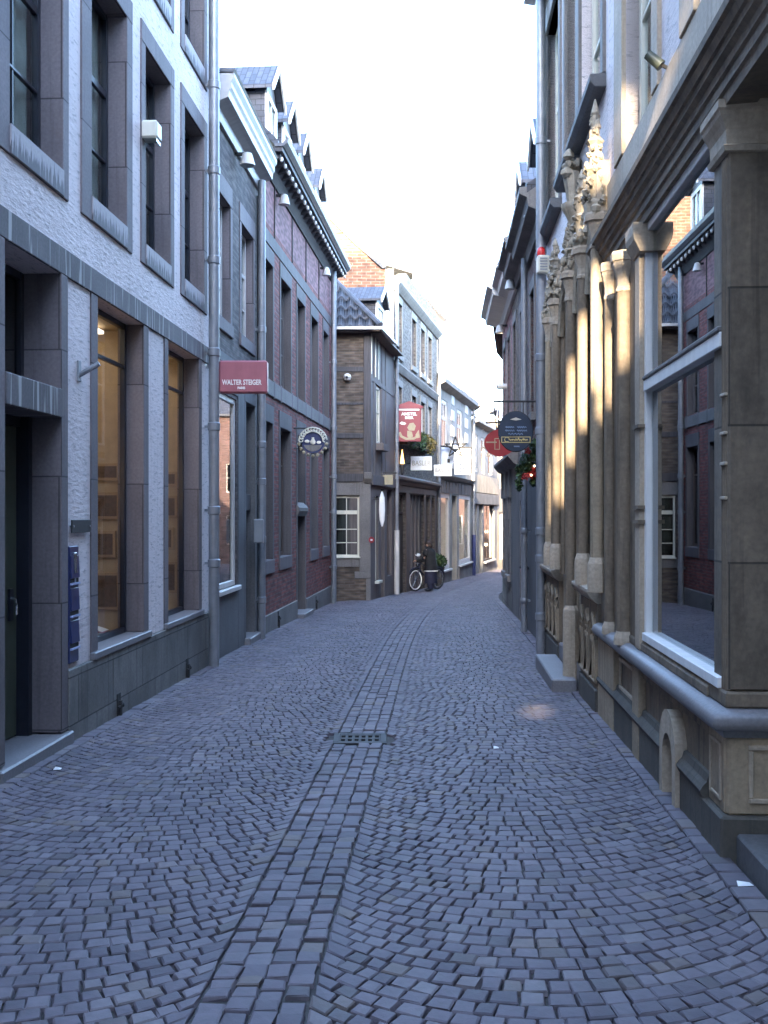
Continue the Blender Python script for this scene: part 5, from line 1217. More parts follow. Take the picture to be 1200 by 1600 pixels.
# alarm box
k = 13.6/F; xa, xb = (838.5-600)*k, (857-600)*k
o = thing('alarm_box', 'white louvred alarm box with a red beacon, fixed beside the drainpipe', 'alarm', (xa, 13.6, hp(428, 13.6)))
z0, z1 = hp(428, 13.6), hp(401, 13.6)
MB(WF).box(xa, xb, 13.5, 13.66, z0, z1).build('case', M['cream'], o, bevel=.012)
m = MB(WF)
for q in range(5): m.box(xa+.03, xb-.03, 13.488, 13.5, z0+.03+.035*q, z0+.045+.035*q)
m.each('louvre', M['greypaint'], o, 1)
MB(WF).lathe((xa+xb)/2-.02, 13.58, [(.052, z1), (.055, z1+.05), (.045, z1+.1), (.02, z1+.12)], 12).build('beacon', M['redlens'], o, smooth=True)
MB(WF).box(xb-.02, RF.W(13.6, 0, 0)[0]+.02, 13.57, 13.6, z0+.06, z0+.09).build('arm', M['iron'], o)

o = thing('spotlight', 'green-black spotlight on the white rendered wall above the shop cornice', 'spotlight', RF.W(r_(1046), 0, RF.h(1046, 108)))
sx, hz = r_(1046), RF.h(1046, 100)
MB(RF).tube([(sx+.02, .13, hz+.07), (sx, .05, hz-.01)], [.03, .036], 10).build('lamp_housing', M['green'], o, smooth=True); MB(RF).tube([(sx, 0, hz-.03), (sx, .06, hz)], .012, 6).build('arm', M['iron'], o)

# ================================================================== farther houses on the east side
def far_house(lab, s0, s1, h1, mats, cor, wins, gfh=2.6, dpt=6):
    o = thing('townhouse', lab, 'house', RF.W((s0+s1)/2, 0, RF.g(s0)))
    ops = [(a, b, c, d, .15) for a, b, c, d in wins]
    up = [q for q in ops if q[2] >= gfh-.01]; lo = [q for q in ops if q[2] < gfh-.01]
    wall_mb(RF, s0+.01, s1-.01, gfh, h1, up, depth=dpt).build('wall', M[mats[0]], o, recalc=False)
    wall_mb(RF, s0+.01, s1-.01, -1.2, gfh, lo, depth=dpt).build('ground_floor_wall', M[mats[1]], o, recalc=False)
    for a, b, c, d, e in ops:
        m = MB(RF); m.box(a-.1, a, -.05, .02, c, d).box(b, b+.1, -.05, .02, c, d).box(a-.1, b+.1, -.05, .025, d, d+.18)
        if c > .2: m.box(a-.12, b+.12, -.05, .07, c-.12, c)
        w = m.build('stone_surround', M['greyst'], o)
        if c > -.3: window(RF, o, a, b, c, d, -.07, M['white'], M['glassd'], vb=(.5,), hb=(.6,), fw=.07)
        else: MB(RF).box(a, b, -.13, -.08, c, d).build('door', M['door'], o)
    cd, cm = cor
    MB(RF).ps([(0, h1-.34), (.06, h1-.33), (.1, h1-.2), (cd-.12, h1-.14), (cd-.1, h1-.02), (cd, h1+.03), (cd, h1+.12), (0, h1+.14)], s0, s1).build('cornice', M[cm], o, bevel=.005)
    roof_prism(RF, o, s0, s1, cd-.1, h1+.16, -3.0, h1+2.4, -dpt, h1, M['slate'])
    return o
k1 = far_house('dark red brick house with a pale eave, between the mansion and the grey painted front', 14.2, 17.3, 5.85, ('darkbrick', 'dkst'), (.36, 'greyst'), [(15.9, 16.6, 3.1, 5.0), (14.5, 15.3, -1.0, 1.75)])
dormer(RF, k1, 16.0, -.1, 6.1, .9, .9, .5)
k2 = far_house('narrow brick house with a heavy grey cornice and a dormer, second from the mansion', 17.3, 19.3, 6.0, ('greybrick', 'dkst'), (.38, 'greyst'), [(17.9, 18.7, 3.1, 5.1), (17.8, 18.7, -1.1, 1.8)])
dormer(RF, k2, 18.9, -.1, 6.3, .9, 1.0, .5)
k3 = far_house('brown stone house with a white ended cornice, just before the street bend', 19.3, 21.0, 6.05, ('brownbrick', 'greyst'), (.4, 'white'), [(19.8, 20.5, 3.0, 5.2)])
k4 = far_house('corner house at the bend with blockwork base and a deep white cornice', 21.0, 24.4, 6.05, ('pinkbrick', 'plinth'), (.5, 'white'), [(21.5, 22.3, 3.0, 5.2), (23.0, 23.8, 3.0, 5.2), (21.6, 22.2, .3, 1.9), (23.0, 23.6, .3, 1.9)])
MB(RF).ps([(0, 2.45), (.1, 2.5), (.2, 2.62), (.2, 2.68), (0, 2.75)], 19.3, 24.4).build('ledge', M['greyst'], k4, bevel=.006)
m = MB(RF)
for s in (21.3, 22.6, 24.0): m.box(s, s+.16, 0, .05, 1.9, 2.5)
m.each('ledge_bracket', M['greyst'], k4, 1)
downpipe(RF, k2, r_(819, .1), .1, RF.g(17.4)-.05, 5.6, .05, (.2, 1.3, 3.0))
for lab, px, py in (('floodlight under the eave of the dark red brick house', 829, 333), ('floodlight under the cornice of the narrow brick house', 811, 378), ('floodlight under the first white ended cornice', 797, 447), ('floodlight under the deep white cornice at the bend', 781, 516)):
    s = r_(px, .16); lamp_can('floodlight', 'white '+lab, RF, s, RF.h(px, py, .16)+.02, .16, .09, 'floodlights under the eaves')
# signs on the east side
y0 = 15.2; k = y0/F; cx, cz, rx, rz = (806-600)*k, hp(674, y0), 26.5*k, 31*k
o = thing('hanging_sign', 'dark blue oval sign with a gold banner hanging from an iron bar', 'shop sign', (cx, y0, cz-rz))
ell = lambda a, kx=1., kz=1.: (cx+rx*kx*math.cos(a), cz+rz*kz*math.sin(a))
MB(WF).pd([ell(q*math.pi/18) for q in range(36)], y0, y0+.05).build('sign_disc', M['signblue'], o)
MB(WF).tube([(ell(q*math.pi/18)[0], y0+.02, ell(q*math.pi/18)[1]) for q in range(37)], .013, 6).build('rim', M['iron'], o)
z = cz-rz*.42; hw, hh = rx*.86, rz*.155
MB(WF).box(cx-hw, cx+hw, y0-.006, y0-.001, z-hh, z+hh).build('gold_banner', M['gold'], o); MB(WF).box(cx-hw+.012, cx+hw-.012, y0-.009, y0-.0065, z-hh+.012, z+hh-.012).build('banner_field', M['signblue'], o)
m = MB(WF); pts = []
m.tube([(cx-hw*.62+.035*math.cos(q), y0-.012, z+.035*math.sin(q)) for q in [.6+j*.8 for j in range(7)]], .0075, 5)
for q in range(44): pts.append((cx-hw*.48+q*hw*1.3/44+.004*math.sin(q*2.7), y0-.012, z-.004+(.011+.007*math.sin(q*.9))*math.sin(q*1.25)+(.026 if q in (9, 22, 23, 33) else 0)))
m.tube(pts, .0085, 5); m.build('lettering', M['gold'], o)
m = MB(WF)
for (u0, u1, v) in ((-.6, -.12, .2), (.08, .6, .2), (-.62, -.1, .03), (.06, .64, .03), (-.45, .4, -.14), (-.12, .2, -.76)): m.tube([(cx+rx*(u0+(u1-u0)*q/14), y0-.004, cz+rz*v+.012*math.sin(q*2.1)) for q in range(15)], .010 if v > -.5 else .006, 5)
m.build('small_lettering', M['palelet'], o)
m = MB(WF); m.pd([(cx-rx*.34, cz+rz*.6), (cx, cz+rz*.55), (cx+rx*.34, cz+rz*.6), (cx+rx*.1, cz+rz*.67), (cx, cz+rz*.7), (cx-rx*.1, cz+rz*.67)], y0-.005, y0-.0005); m.build('pale_emblem', M['cream'], o)
bz = hp(627, y0); MB(WF).tube([(RF.W(y0, 0, 0)[0]+.02, y0+.02, bz), ((771-600)*k, y0+.02, bz)], .016, 6).tube([(cx-rx*.45, y0+.02, bz), (cx-rx*.45, y0+.02, cz+rz*.85)], .008, 5).tube([(cx+rx*.45, y0+.02, bz), (cx+rx*.45, y0+.02, cz+rz*.85)], .008, 5).build('bracket', M['iron'], o)
y0 = 18.2; k = y0/F; cx, cz, rx, rz = (781-600)*k, hp(692, y0), 24*k, 21*k
o = thing('hanging_sign', 'red oval sign with thin gold lines, half hidden behind the dark blue oval sign', 'shop sign', (cx, y0, cz-rz))
MB(WF).pd([(cx+rx*math.cos(q*math.pi/18), cz+rz*math.sin(q*math.pi/18)) for q in range(36)], y0, y0+.06).build('sign_disc', M['red'], o)
m = MB(WF); m.box(cx-rx*.9, cx-rx*.2, y0-.006, y0-.001, cz+.0, cz+.022)
m.box(cx-rx*.35, cx-rx*.3, y0-.006, y0-.001, cz-rz*.5, cz+rz*.35).box(cx-rx*.05, cx+rx*.0, y0-.006, y0-.001, cz-rz*.5, cz+rz*.35).box(cx-rx*.3, cx-rx*.05, y0-.006, y0-.001, cz+rz*.3, cz+rz*.35).box(cx-rx*.3, cx-rx*.05, y0-.006, y0-.001, cz-rz*.5, cz-rz*.45); m.build('gold_line', M['goldlet'], o)
bz = cz+rz+.12; MB(WF).tube([(RF.W(y0, 0, 0)[0]+.02, y0+.03, bz), (cx-rx*.9, y0+.03, bz)], .018, 6).tube([(cx, y0+.03, bz), (cx, y0+.03, cz+rz*.95)], .01, 5).build('bracket', M['iron'], o)
y0 = 22.5; k = y0/F; o = thing('wall_light', 'white tubular arm light sticking out from the house at the bend', 'wall light', RF.W(22.5, 0, hp(605, y0)))
MB(WF).tube([((776-600)*k, y0, hp(604, y0)), ((796-600)*k, y0, hp(604, y0))], .06, 8).build('lamp_tube', M['white'], o, smooth=True); MB(WF).box((794-600)*k, RF.W(22.5, 0, 0)[0]+.02, y0-.03, y0+.03, hp(610, y0), hp(600, y0)).build('bracket', M['zinc'], o)
for (p0, p1, lab) in (((779, 700), (764, 570), 'thin bare flagpole leaning out over the street at the bend'), ((777, 690), (781, 575), 'thin upright flagpole with a small pennant at the bend')):
    y0 = 24.2; k = y0/F; a, b = ((p0[0]-600)*k, y0, hp(p0[1], y0)), ((p1[0]-600)*k, y0-.2, hp(p1[1], y0))
    o = thing('flagpole', lab, 'flagpole', a); MB(WF).tube([a, b], [.02, .008], 6).build('pole', M['iron'], o); MB(WF).tube([(RF.W(24.2, 0, 0)[0]+.05, y0, a[2]+.1), (a[0], y0, a[2]+.1)], .018, 6).build('bracket', M['iron'], o)
    if 'pennant' in lab: MB(WF).add([((777-600)*k, y0, hp(640, y0)), ((776-600)*k, y0, hp(650, y0)), ((760-600)*k, y0-.1, hp(647, y0)), ((777-600)*k, y0+.01, hp(640, y0)), ((776-600)*k, y0+.01, hp(650, y0)), ((760-600)*k, y0-.09, hp(647, y0))], [(0,1,2),(3,5,4),(0,3,4,1),(1,4,5,2),(2,5,3,0)]).build('pennant', M['greypaint'], o)
# garland and lantern
y0 = 15.6; k = y0/F; P3 = lambda px, py, dy=0: ((px-600)*k, y0+dy, hp(py, y0))
o = thing('garland', 'thick evergreen garland with red bows over the doorway beside the drainpipe', 'garland', P3(828, 730))
m = MB(WF)
for px, py, a, b, n in ((836, 700, .09, .14, 240), (828, 718, .14, .16, 300), (818, 733, .12, .12, 240), (834, 735, .08, .12, 180), (811, 752, .05, .16, 140), (833, 752, .05, .1, 80)): m.leaves((px-600)*k, y0, hp(py, y0), (a, .14, b), n, .075)
m.build('evergreen', M['leaf'], o, recalc=False)
m = MB(WF)
for px, py in ((833, 733), (826, 742), (818, 745), (831, 741), (822, 706)): m.leaves((px-600)*k, y0-.14, hp(py, y0), (.045, .05, .045), 40, .06)
m.each('red_bow', M['petal'], o, 40, recalc=False)
m = MB(WF)
for px, py in ((836, 692), (827, 743), (832, 729)): m.blob((px-600)*k, y0-.2, hp(py, y0), .014, amp=0, n=6)
m.each('fairy_light', M['warmlamp'], o, 1)
y0 = 17.0; k = y0/F; cx, z0, z1 = (818.5-600)*k, hp(907, y0), hp(886, y0)
o = thing('wall_lantern', 'small red lantern with a black pyramid cap low on the drainpipe', 'lantern', (cx, y0, z0))
MB(WF).lathe(cx, y0, [(.045, z0), (.075, z1-.02)], 4, rot=.785).build('lantern_body', M['red'], o); MB(WF).lathe(cx, y0, [(.1, z1-.02), (.1, z1), (.03, z1+.06), (.012, z1+.1)], 4, rot=.785).build('lantern_cap', M['iron'], o)
MB(WF).box(cx-.03, cx+.03, y0-.072, y0-.066, z0+.09, z0+.14).build('white_label', M['lettering'], o); MB(WF).box(cx, RF.W(17, 0, 0)[0]+.02, y0-.01, y0+.01, z1-.04, z1-.01).build('bracket', M['iron'], o)

bx = [(2.78, 24.55), (3.6, 31.0), (5.3, 38.5), (8.6, 47.0), (13.5, 57.0)]
for k, ((xa, ya), (xb, yb)) in enumerate(zip(bx, bx[1:])):
    f2 = Fac(xa, ya, xb-xa, yb-ya, -1); ln = math.hypot(xb-xa, yb-ya); o = thing('townhouse', ('first', 'second', 'third', 'fourth')[k]+' brick house round the bend, hidden behind the blockwork corner', 'house', f2.W(ln/2, 0, -1))
    ops = [(q, q+.9, h, h+1.7, .15) for q in (.8, 2.6, 4.4) for h in (.3, 3.0)]
    wall_mb(f2, .01, ln-.02, -2.4, 6.3, ops, depth=5).build('wall', M[('pinkbrick', 'greybrick', 'palebrick', 'brownbrick')[k]], o, recalc=False)
    for a, b, c, d, e in ops: window(f2, o, a, b, c, d, -.08, M['white'], M['glassd'])
    roof_prism(f2, o, 0, ln, .3, 6.4, -2.6, 8.6, -5.2, 6.3, M['slate'])

xf = Fac(7.5, 65.5, 14, -6, -1)
if xf.ny > 0: xf = Fac(7.5, 65.5, 14, -6, 1)
o = thing('townhouse', 'dark brick house closing the far end of the street behind the bend', 'house', xf.W(7, 0, -1.7))
ops = [(q, q+1, h, h+1.8, .15) for q in (1, 3.5, 6, 8.5, 11) for h in (-.4, 2.8)]
wall_mb(xf, 0, 15, -3, 7.5, ops, depth=6).build('wall', M['darkbrick'], o, recalc=False)
for a, b, c, d, e in ops: window(xf, o, a, b, c, d, -.08, M['white'], M['glassd'])
roof_prism(xf, o, 0, 15, .3, 7.6, -3, 10, -6, 7.5, M['slate'])
# ================================================================== person, bicycle, potted plant, birds
def skin_body(name, joints, bones, mat, parent, sub=2):
    """one continuous skin from a skeleton: joints {key: (xyz, radius)}"""
    keys = list(joints); ro = rootloc(parent)
    me = bpy.data.meshes.new(name); me.from_pydata([Vector(joints[k][0])-ro for k in keys], [(keys.index(a), keys.index(b)) for a, b in bones], [])
    o = bpy.data.objects.new(name, me); COL.objects.link(o); o.parent = parent
    o.modifiers.new('skin', 'SKIN').use_smooth_shade = True
    if not me.skin_vertices: me.attributes  # created by the modifier
    sv = me.skin_vertices[0].data
    for k, v in zip(keys, sv):
        r = joints[k][1]; v.radius = r if isinstance(r, tuple) else (r, r)
    sv[0].use_root = True
    s = o.modifiers.new('sub', 'SUBSURF'); s.levels = s.render_levels = sub
    me.materials.append(mat); return o
py_, px_ = 31.7, 1.385
gz = G(py_)+camber(px_, py_)+.01
pr = thing('person', 'person in a dark coat with a pale hem stripe, standing beside a parked bicycle', 'person', (px_, py_, gz))
fwd = Vector((-.86, .50, 0)).normalized(); lat = Vector((fwd.y, -fwd.x, 0))      # facing the house front; lat = right-hand side
PP = lambda f, l, z: tuple(Vector((px_, py_, gz)) + fwd*f + lat*l + Vector((0, 0, z)))
HT = 1.52; z = lambda t: HT*t
J_ = {'pelvis': (PP(-.02, 0, z(.52)), (.15, .12)), 'waist': (PP(-.01, 0, z(.62)), (.14, .11)), 'chest': (PP(.02, 0, z(.74)), (.155, .12)), 'neckb': (PP(.04, 0, z(.83)), .07), 'neck': (PP(.055, 0, z(.87)), .05), 'head': (PP(.075, 0, z(.915)), .08), 'crown': (PP(.07, 0, z(.962)), .072)}
Bn = [('pelvis', 'waist'), ('waist', 'chest'), ('chest', 'neckb'), ('neckb', 'neck'), ('neck', 'head'), ('head', 'crown')]
for s, n in ((1, 'r'), (-1, 'l')):
    J_.update({n+'hip': (PP(-.01, .09*s, z(.49)), .095), n+'knee': (PP(.05*s*.6, .09*s, z(.27)), .062), n+'ankle': (PP(-.03+.06*s*.5, .09*s, .09), .042), n+'toe': (PP(.12+.06*s*.5, .10*s, .045), .04),
        n+'sh': (PP(.03, .16*s, z(.80)), .05), n+'el': (PP(.11, .215*s, z(.63)), .036), n+'wr': (PP(.34, .15*s, z(.60)), .027), n+'palm': (PP(.42, .14*s, z(.595)), (.034, .02))})
    Bn += [('pelvis', n+'hip'), (n+'hip', n+'knee'), (n+'knee', n+'ankle'), (n+'ankle', n+'toe'), ('chest', n+'sh'), (n+'sh', n+'el'), (n+'el', n+'wr'), (n+'wr', n+'palm')]
    for q in range(4):
        a = PP(.455, .14*s+(.024-.016*q)*s, z(.597)); b = PP(.49-.004*abs(q-1), .14*s+(.027-.018*q)*s, z(.588)); c = PP(.485, .14*s+(.026-.017*q)*s, z(.565))
        J_.update({f'{n}f{q}a': (a, .010), f'{n}f{q}b': (b, .009), f'{n}f{q}c': (c, .008)}); Bn += [(n+'palm', f'{n}f{q}a'), (f'{n}f{q}a', f'{n}f{q}b'), (f'{n}f{q}b', f'{n}f{q}c')]
    J_.update({n+'ta': (PP(.40, .14*s-.035*s, z(.585)), .011), n+'tb': (PP(.44, .14*s-.045*s, z(.575)), .009)}); Bn += [(n+'palm', n+'ta'), (n+'ta', n+'tb')]
skin_body('body', J_, Bn, M['skin'], pr)
def loft(name, rings, mat, parent, n=20):
    m = MB(WF); vs, fs = [], []
    for (f, l, zz, rf, rl) in rings:
        for k in range(n):
            a = 2*math.pi*k/n; vs.append(PP(f+rf*math.cos(a), l+rl*math.sin(a), zz))
    for i in range(len(rings)-1):
        for k in range(n): fs.append((i*n+k, i*n+(k+1) % n, (i+1)*n+(k+1) % n, (i+1)*n+k))
    fs += [tuple(range(n)), tuple(range((len(rings)-1)*n, len(rings)*n))]; m.add(vs, fs); return m.build(name, mat, parent, smooth=True)
m_ = loft('coat', [(-.03, 0, z(.41), .20, .245), (-.03, 0, z(.46), .195, .24), (-.02, 0, z(.55), .17, .215), (0, 0, z(.64), .165, .205), (.02, 0, z(.74), .17, .215), (.03, 0, z(.80), .15, .215), (.04, 0, z(.835), .105, .15), (.05, 0, z(.86), .075, .085), (.055, 0, z(.885), .075, .08)], M['coat'], pr)
m = MB(WF)
for s in (1, -1): m.tube([PP(.03, .18*s, z(.81)), PP(.055, .215*s, z(.73)), PP(.115, .225*s, z(.63)), PP(.23, .185*s, z(.605)), PP(.35, .15*s, z(.60))], [.085, .09, .082, .07, .056], 12)
m.build('sleeve', M['coat'], pr, smooth=True)
loft('hem_stripe', [(-.03, 0, z(.395), .203, .248), (-.03, 0, z(.415), .203, .248)], M['lettering'], pr)
m = MB(WF)
for s in (1, -1): m.tube([PP(-.01, .09*s, z(.50)), PP(.05*s*.6, .09*s, z(.27)), PP(-.03+.03*s, .09*s, .07)], [.12, .10, .085], 12)
m.build('trousers', M['trouser'], pr, smooth=True)
loft('skirt', [(-.02, 0, z(.16), .19, .20), (-.02, 0, z(.3), .185, .21), (-.02, 0, z(.42), .17, .2)], M['trouser'], pr)
m = MB(WF)
for s in (1, -1): p = PP(.05+.03*s, .095*s, .05); m.blob(*p, .1, (1.15, .75, .55), .1, 10, 1)
m.build('shoes', M['black'], pr, smooth=True)
p = PP(.055, 0, z(.945)); m = MB(WF); m.blob(*p, .095, (1.05, 1.0, 1.05), .18, 14, 4); p = PP(.0, 0, z(.905)); m.blob(*p, .07, (1, 1, 1.1), .2, 12, 6); m.build('hair', M['hair'], pr, smooth=True)
m = MB(WF); q = PP(.162, 0, z(.915)); m.blob(*q, .017, (1.2, 1, 1.4), 0, 8); m.build('nose', M['skin'], pr, smooth=True)
m = MB(WF)
for s in (1, -1): q = PP(.148, .03*s, z(.925)); m.blob(*q, .010, amp=0, n=7)
m.build('eyes', M['black'], pr, smooth=True)
m = MB(WF); q0, q1 = PP(.145, -.022, z(.893)), PP(.145, .022, z(.893)); m.tube([q0, q1], .006, 5); m.build('mouth', M['maroon'], pr)
m = MB(WF)
for s in (1, -1): q = PP(.06, .083*s, z(.915)); m.blob(*q, .024, (1, .5, 1.4), .1, 8)
m.build('ears', M['skin'], pr, smooth=True)
# bicycle, front wheel toward the viewer's west
hd = Vector((-.66, -.75, 0)).normalized(); sd_ = Vector((hd.y, -hd.x, 0)); bw = Vector(((649-600)/F*31.7, 31.7, 0)); bg = G(31.8)+camber(bw.x, 31.8)+.01
BP = lambda f, l, zz: tuple(bw + hd*f + sd_*l + Vector((0, 0, bg+zz)))
bk = thing('bicycle', 'dark city bicycle with a white banded front wheel, parked against the pub house', 'bicycle', (bw.x, bw.y, bg))
WR = .335
for f, nm in ((0, 'front'), (-1.06, 'rear')):
    ring = lambda r, l=0: [BP(f+r*math.cos(q*math.pi/16), l, WR+r*math.sin(q*math.pi/16)) for q in range(33)]
    w = MB(WF).tube(ring(WR-.02), .024, 6).build('wheel', M['rubber'], bk, smooth=True)
    MB(WF).tube(ring(WR-.055), .022, 6).build('rim', M['lettering'] if nm == 'front' else M['chrome'], w, smooth=True)
    m = MB(WF)
    for q in range(14): a = q*2*math.pi/14; m.tube([BP(f, .02 if q % 2 else -.02, WR), BP(f+(WR-.05)*math.cos(a), 0, WR+(WR-.05)*math.sin(a))], .002, 4)
    m.build('spokes', M['chrome'], w)
    MB(WF).tube([BP(f, -.05, WR), BP(f, .05, WR)], .018, 8).build('hub', M['chrome'], w)
    MB(WF).tube([BP(f+(WR+.03)*math.cos(q), 0, WR+(WR+.03)*math.sin(q)) for q in [.5+j*.2 for j in range(12)]], .022, 6).build('mudguard', M['bikeblue'], bk, smooth=True)
m = MB(WF); hdt, hdb, bb, st_ = (-.22, .0, .86), (-.16, 0, .66), (-.62, 0, .30), (-.80, 0, .84)
m.tube([BP(*hdt), BP(*hdb)], .02).tube([BP(*hdb), BP(*bb)], .02).tube([BP(*hdt), BP(-.72, 0, .58)], .016).tube([BP(*bb), BP(*st_)], .018)
for l in (.045, -.045): m.tube([BP(-.62, l*.6, .30), BP(-1.06, l, WR)], .012).tube([BP(-.74, l*.3, .66), BP(-1.06, l, WR)], .010).tube([BP(-.15, l*.7, .64), BP(-.06, l, .5), BP(0, l, WR)], .013)
m.build('frame', M['bikeblue'], bk, smooth=True)
MB(WF).tube([BP(-.23, 0, .84), BP(-.25, 0, 1.0)], .014).tube([BP(-.42, -.28, 1.02), BP(-.3, -.27, 1.05), BP(-.23, -.12, 1.02), BP(-.23, .12, 1.02), BP(-.3, .27, 1.05), BP(-.42, .28, 1.02)], .013).build('handlebar', M['chrome'], bk, smooth=True)
q = BP(-.84, 0, .93); m = MB(WF); m.blob(*q, .1, (1.2, 1.0, .45), .1, 10, 2); m.build('saddle', M['black'], bk, smooth=True)
q = BP(-.10, 0, .78); m = MB(WF); m.blob(*q, .055, amp=0, n=10); m.build('headlight', M['chrome'], bk, smooth=True)
m = MB(WF); m.tube([BP(-.62+.09*math.cos(t*.7), .05, .30+.09*math.sin(t*.7)) for t in range(10)], .008, 5).tube([BP(-.62, .05, .3), BP(-.55, .09, .16), BP(-.55, .18, .16)], .012).tube([BP(-.62, -.05, .3), BP(-.69, -.09, .44), BP(-.69, -.18, .44)], .012); m.build('crank', M['chrome'], bk)
q = BP(-.2, 0, .96); m = MB(WF); bag = [BP(-.12, -.15, .9), BP(-.12, .15, .9), BP(-.36, .15, .9), BP(-.36, -.15, .9), BP(-.08, -.17, 1.0), BP(-.08, .17, 1.0), BP(-.4, .17, 1.0), BP(-.4, -.17, 1.0)]
o = thing('bag', 'pale bag held over the bicycle handlebar by the person', 'bag', BP(-.3, .2, .98))
m = MB(WF); q = BP(-.36, .2, 1.06); m.blob(*q, .075, (1.1, .7, .8), .3, 10, 9); m.build('bag_body', M['lettering'], o, smooth=True); m = MB(WF); m.tube([BP(-.45, .2, 1.06), BP(-.36, .2, 1.2), BP(-.27, .2, 1.06)], .01, 5); m.build('bag_handle', M['green'], o)
# tall potted plant
yp = 36.3; xp = (686-600)/F*yp; zp = G(yp)+camber(xp, yp)
o = thing('potted_plant', 'dark green shrub in a tall slender dark vase behind the person', 'plant', (xp, yp, zp))
MB(WF).lathe(xp, yp, [(.13, zp-.02), (.11, zp+.06), (.14, zp+.35), (.19, zp+.62), (.21, zp+.66), (.18, zp+.66)], 12).build('pot', M['iron'], o, smooth=True)
m = MB(WF); m.leaves(xp, yp, zp+.86, (.28, .24, .26), 420, .13).leaves(xp-.05, yp-.1, zp+.6, (.22, .15, .15), 120, .11); m.build('foliage', M['leaf'], o, recalc=False)
MB(WF).tube([(xp, yp, zp+.6), (xp+.02, yp, zp+.9)], .03, 6).build('stem', M['brownwood'], o)
# pigeons in the air
for k, (px, py, y) in enumerate(((724, 391, 34), (632, 347, 40), (650, 376, 42), (748, 610, 44), (755, 612, 45), (762, 615, 46), (553, 327, 36))):
    x, h = (px-600)/F*y, EYE+(800-py)/F*y; w = .3
    lab = ('largest flying bird, high over the middle of the street', 'small flying bird high over the grey pub house roof', 'flying bird just below the small high one', 'first of three tiny birds in a row over the bend', 'middle one of three tiny birds in a row', 'last of three tiny birds in a row, nearest the brown house', 'lone flying bird right of the dormers')[k]
    m = MB(WF); m.blob(x, y, h, .07, (1.6, .8, .8), .1, 8, k); m.add([(x-.04, y-.02, h), (x+.04, y+.02, h), (x-.2, y-.05, h+.16), (x-.34, y, h+.2)], [(0,1,2),(0,2,3)]).add([(x-.04, y-.02, h), (x+.05, y+.02, h), (x+.22, y-.05, h+.14), (x+.34, y, h+.15)], [(0,1,2),(0,2,3)])
    m.org = Vector((x, y, h)); tag(m.build('flying_bird', M['greypaint'], None, smooth=True), lab, 'bird', 'birds over the street')

# ================================================================== behind the viewer: added sun blocker with slits, then the house opposite
LD = Vector((.16, 1, -.3)).normalized()
WY = -14.0
holes = []
def beam(T, w, h):
    """opening in the church added out of view, aimed to let the sun reach point T"""
    t = (T[1]-WY)/LD.y; holes.append((T[0]-LD.x*t-w/2, T[0]-LD.x*t+w/2, T[2]-LD.z*t-h/2, T[2]-LD.z*t+h/2))
for (s, d, h, w, hh) in ((9.7, .12, 2.9, .22, 1.0), (8.1, .08, 2.9, .13, .6), (11.6, .1, 2.2, .12, .7), (8.95, .12, 4.55, .12, .45), (7.9, .03, 4.65, .07, .45), (6.7, .03, 4.2, .12, .22), (7.2, .12, 3.72, .22, .12)): beam(RF.W(s, d, h), w, hh)
beam((1.35, 9.4, -.17), .2, .09)
cf = Fac(0, WY, 1, 0, -1)
ch = thing('sunblocker', 'tall stone church wall added behind the viewer, its slits aimed to cast sun patches', 'sunblocker', (0, WY, 0))  # unseen wall added to shade the street and shape the sun patches
wall_mb(cf, -6.8, 7, -1, 18.2, holes, rev=.0005, d=-.12, shell=False).build('inner_wall', M['greyst'], ch, recalc=False)
wall_mb(cf, -6.8, 7, -1, 18.2, holes, rev=.12, d=0, shell=False).build('wall', M['greyst'], ch, recalc=False)
MB(cf).box(-18, -6.8, -.12, 0, -1, 21.6).box(-6.8, -5.5, -.12, 0, 18.2, 20.3).build('blocker_wing', M['greyst'], ch)  # taller part of the added blocker, keeps sun off dormers and signs
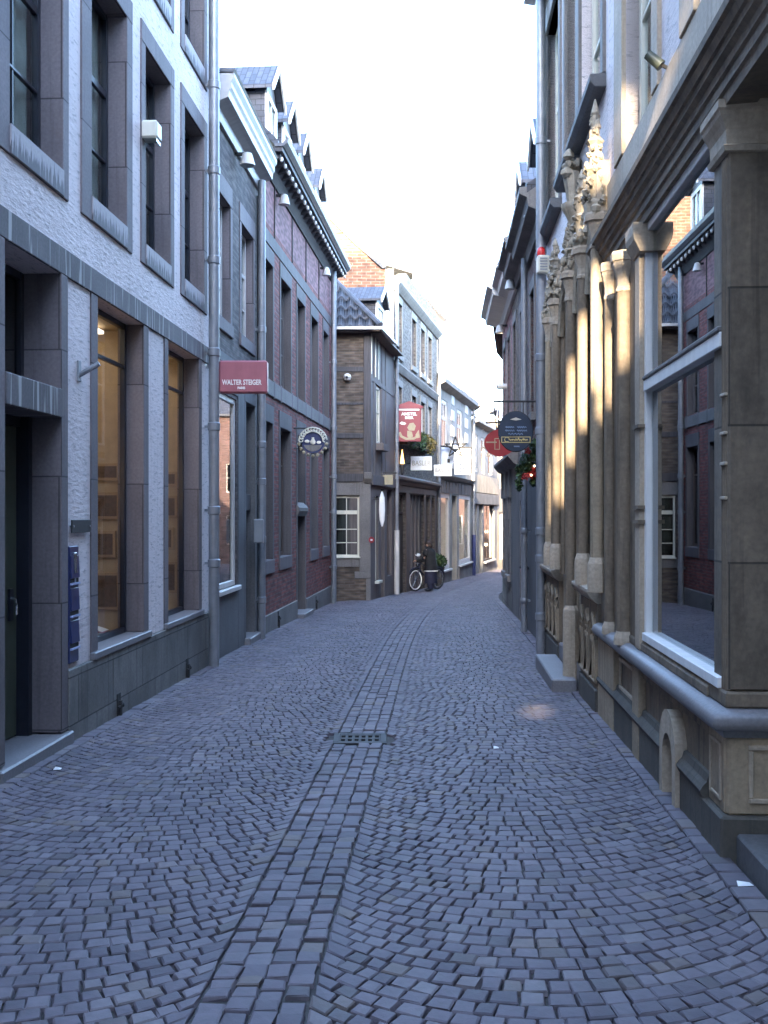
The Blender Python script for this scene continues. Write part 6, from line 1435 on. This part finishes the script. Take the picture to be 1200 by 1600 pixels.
N_ = thing('townhouse', 'plain rendered house behind the viewer opposite the white townhouse', 'house', RF.W(0, 0, 0))
ops = [(a, a+.9, h, h+1.8, .2) for a in (-3.6, -1.8, 0, 1.4) for h in (.5, 4.2)]
wall_mb(RF, -4.9, 2.4, -1, 9, ops, depth=6).build('wall', M['stucco2'], N_, recalc=False)
for a, b, c, d, e in ops: window(RF, N_, a, b, c, d, -.12, M['white'], M['glassd'])

# ================================================================== light, sky, camera
sun = bpy.data.lights.new('sun', 'SUN'); sun.energy = 2.0; sun.angle = math.radians(.5); sun.color = (1, .83, .6)
so = bpy.data.objects.new('sun', sun); COL.objects.link(so); so.rotation_euler = LD.to_track_quat('-Z', 'Y').to_euler(); so.location = (-8, -20, 30)
w = bpy.data.worlds.new('World'); scene.world = w; w.use_nodes = True; nt = w.node_tree
sky = nt.nodes.new('ShaderNodeTexSky'); sky.sky_type = 'NISHITA'; sky.sun_disc = False
el = math.asin(-LD.z); az = math.atan2(-LD.x, -LD.y)
sky.sun_elevation = el; sky.sun_rotation = az; sky.altitude = 50; sky.air_density = 1.0; sky.dust_density = 1.6; sky.ozone_density = 2.2
bg = nt.nodes['Background']; nt.links.new(sky.outputs[0], bg.inputs[0]); bg.inputs[1].default_value = .15
cam = bpy.data.cameras.new('camera'); cam.sensor_fit = 'VERTICAL'; cam.sensor_height = 36.0; cam.lens = F/1600*36.0; cam.clip_end = 2000; cam.clip_start = .05
co = bpy.data.objects.new('camera', cam); COL.objects.link(co); co.location = (0, 0, EYE); co.rotation_euler = (math.radians(90), 0, 0); scene.camera = co
scene.view_settings.view_transform = 'Standard'; scene.view_settings.look = 'None'; scene.view_settings.gamma = 1; scene.view_settings.exposure = 4.6
scene.cycles.use_denoising = True; scene.cycles.max_bounces = 8; scene.cycles.diffuse_bounces = 4; scene.cycles.glossy_bounces = 4; scene.cycles.transparent_max_bounces = 12
scene.cycles.caustics_reflective = False; scene.cycles.caustics_refractive = False; scene.cycles.sample_clamp_indirect = 6
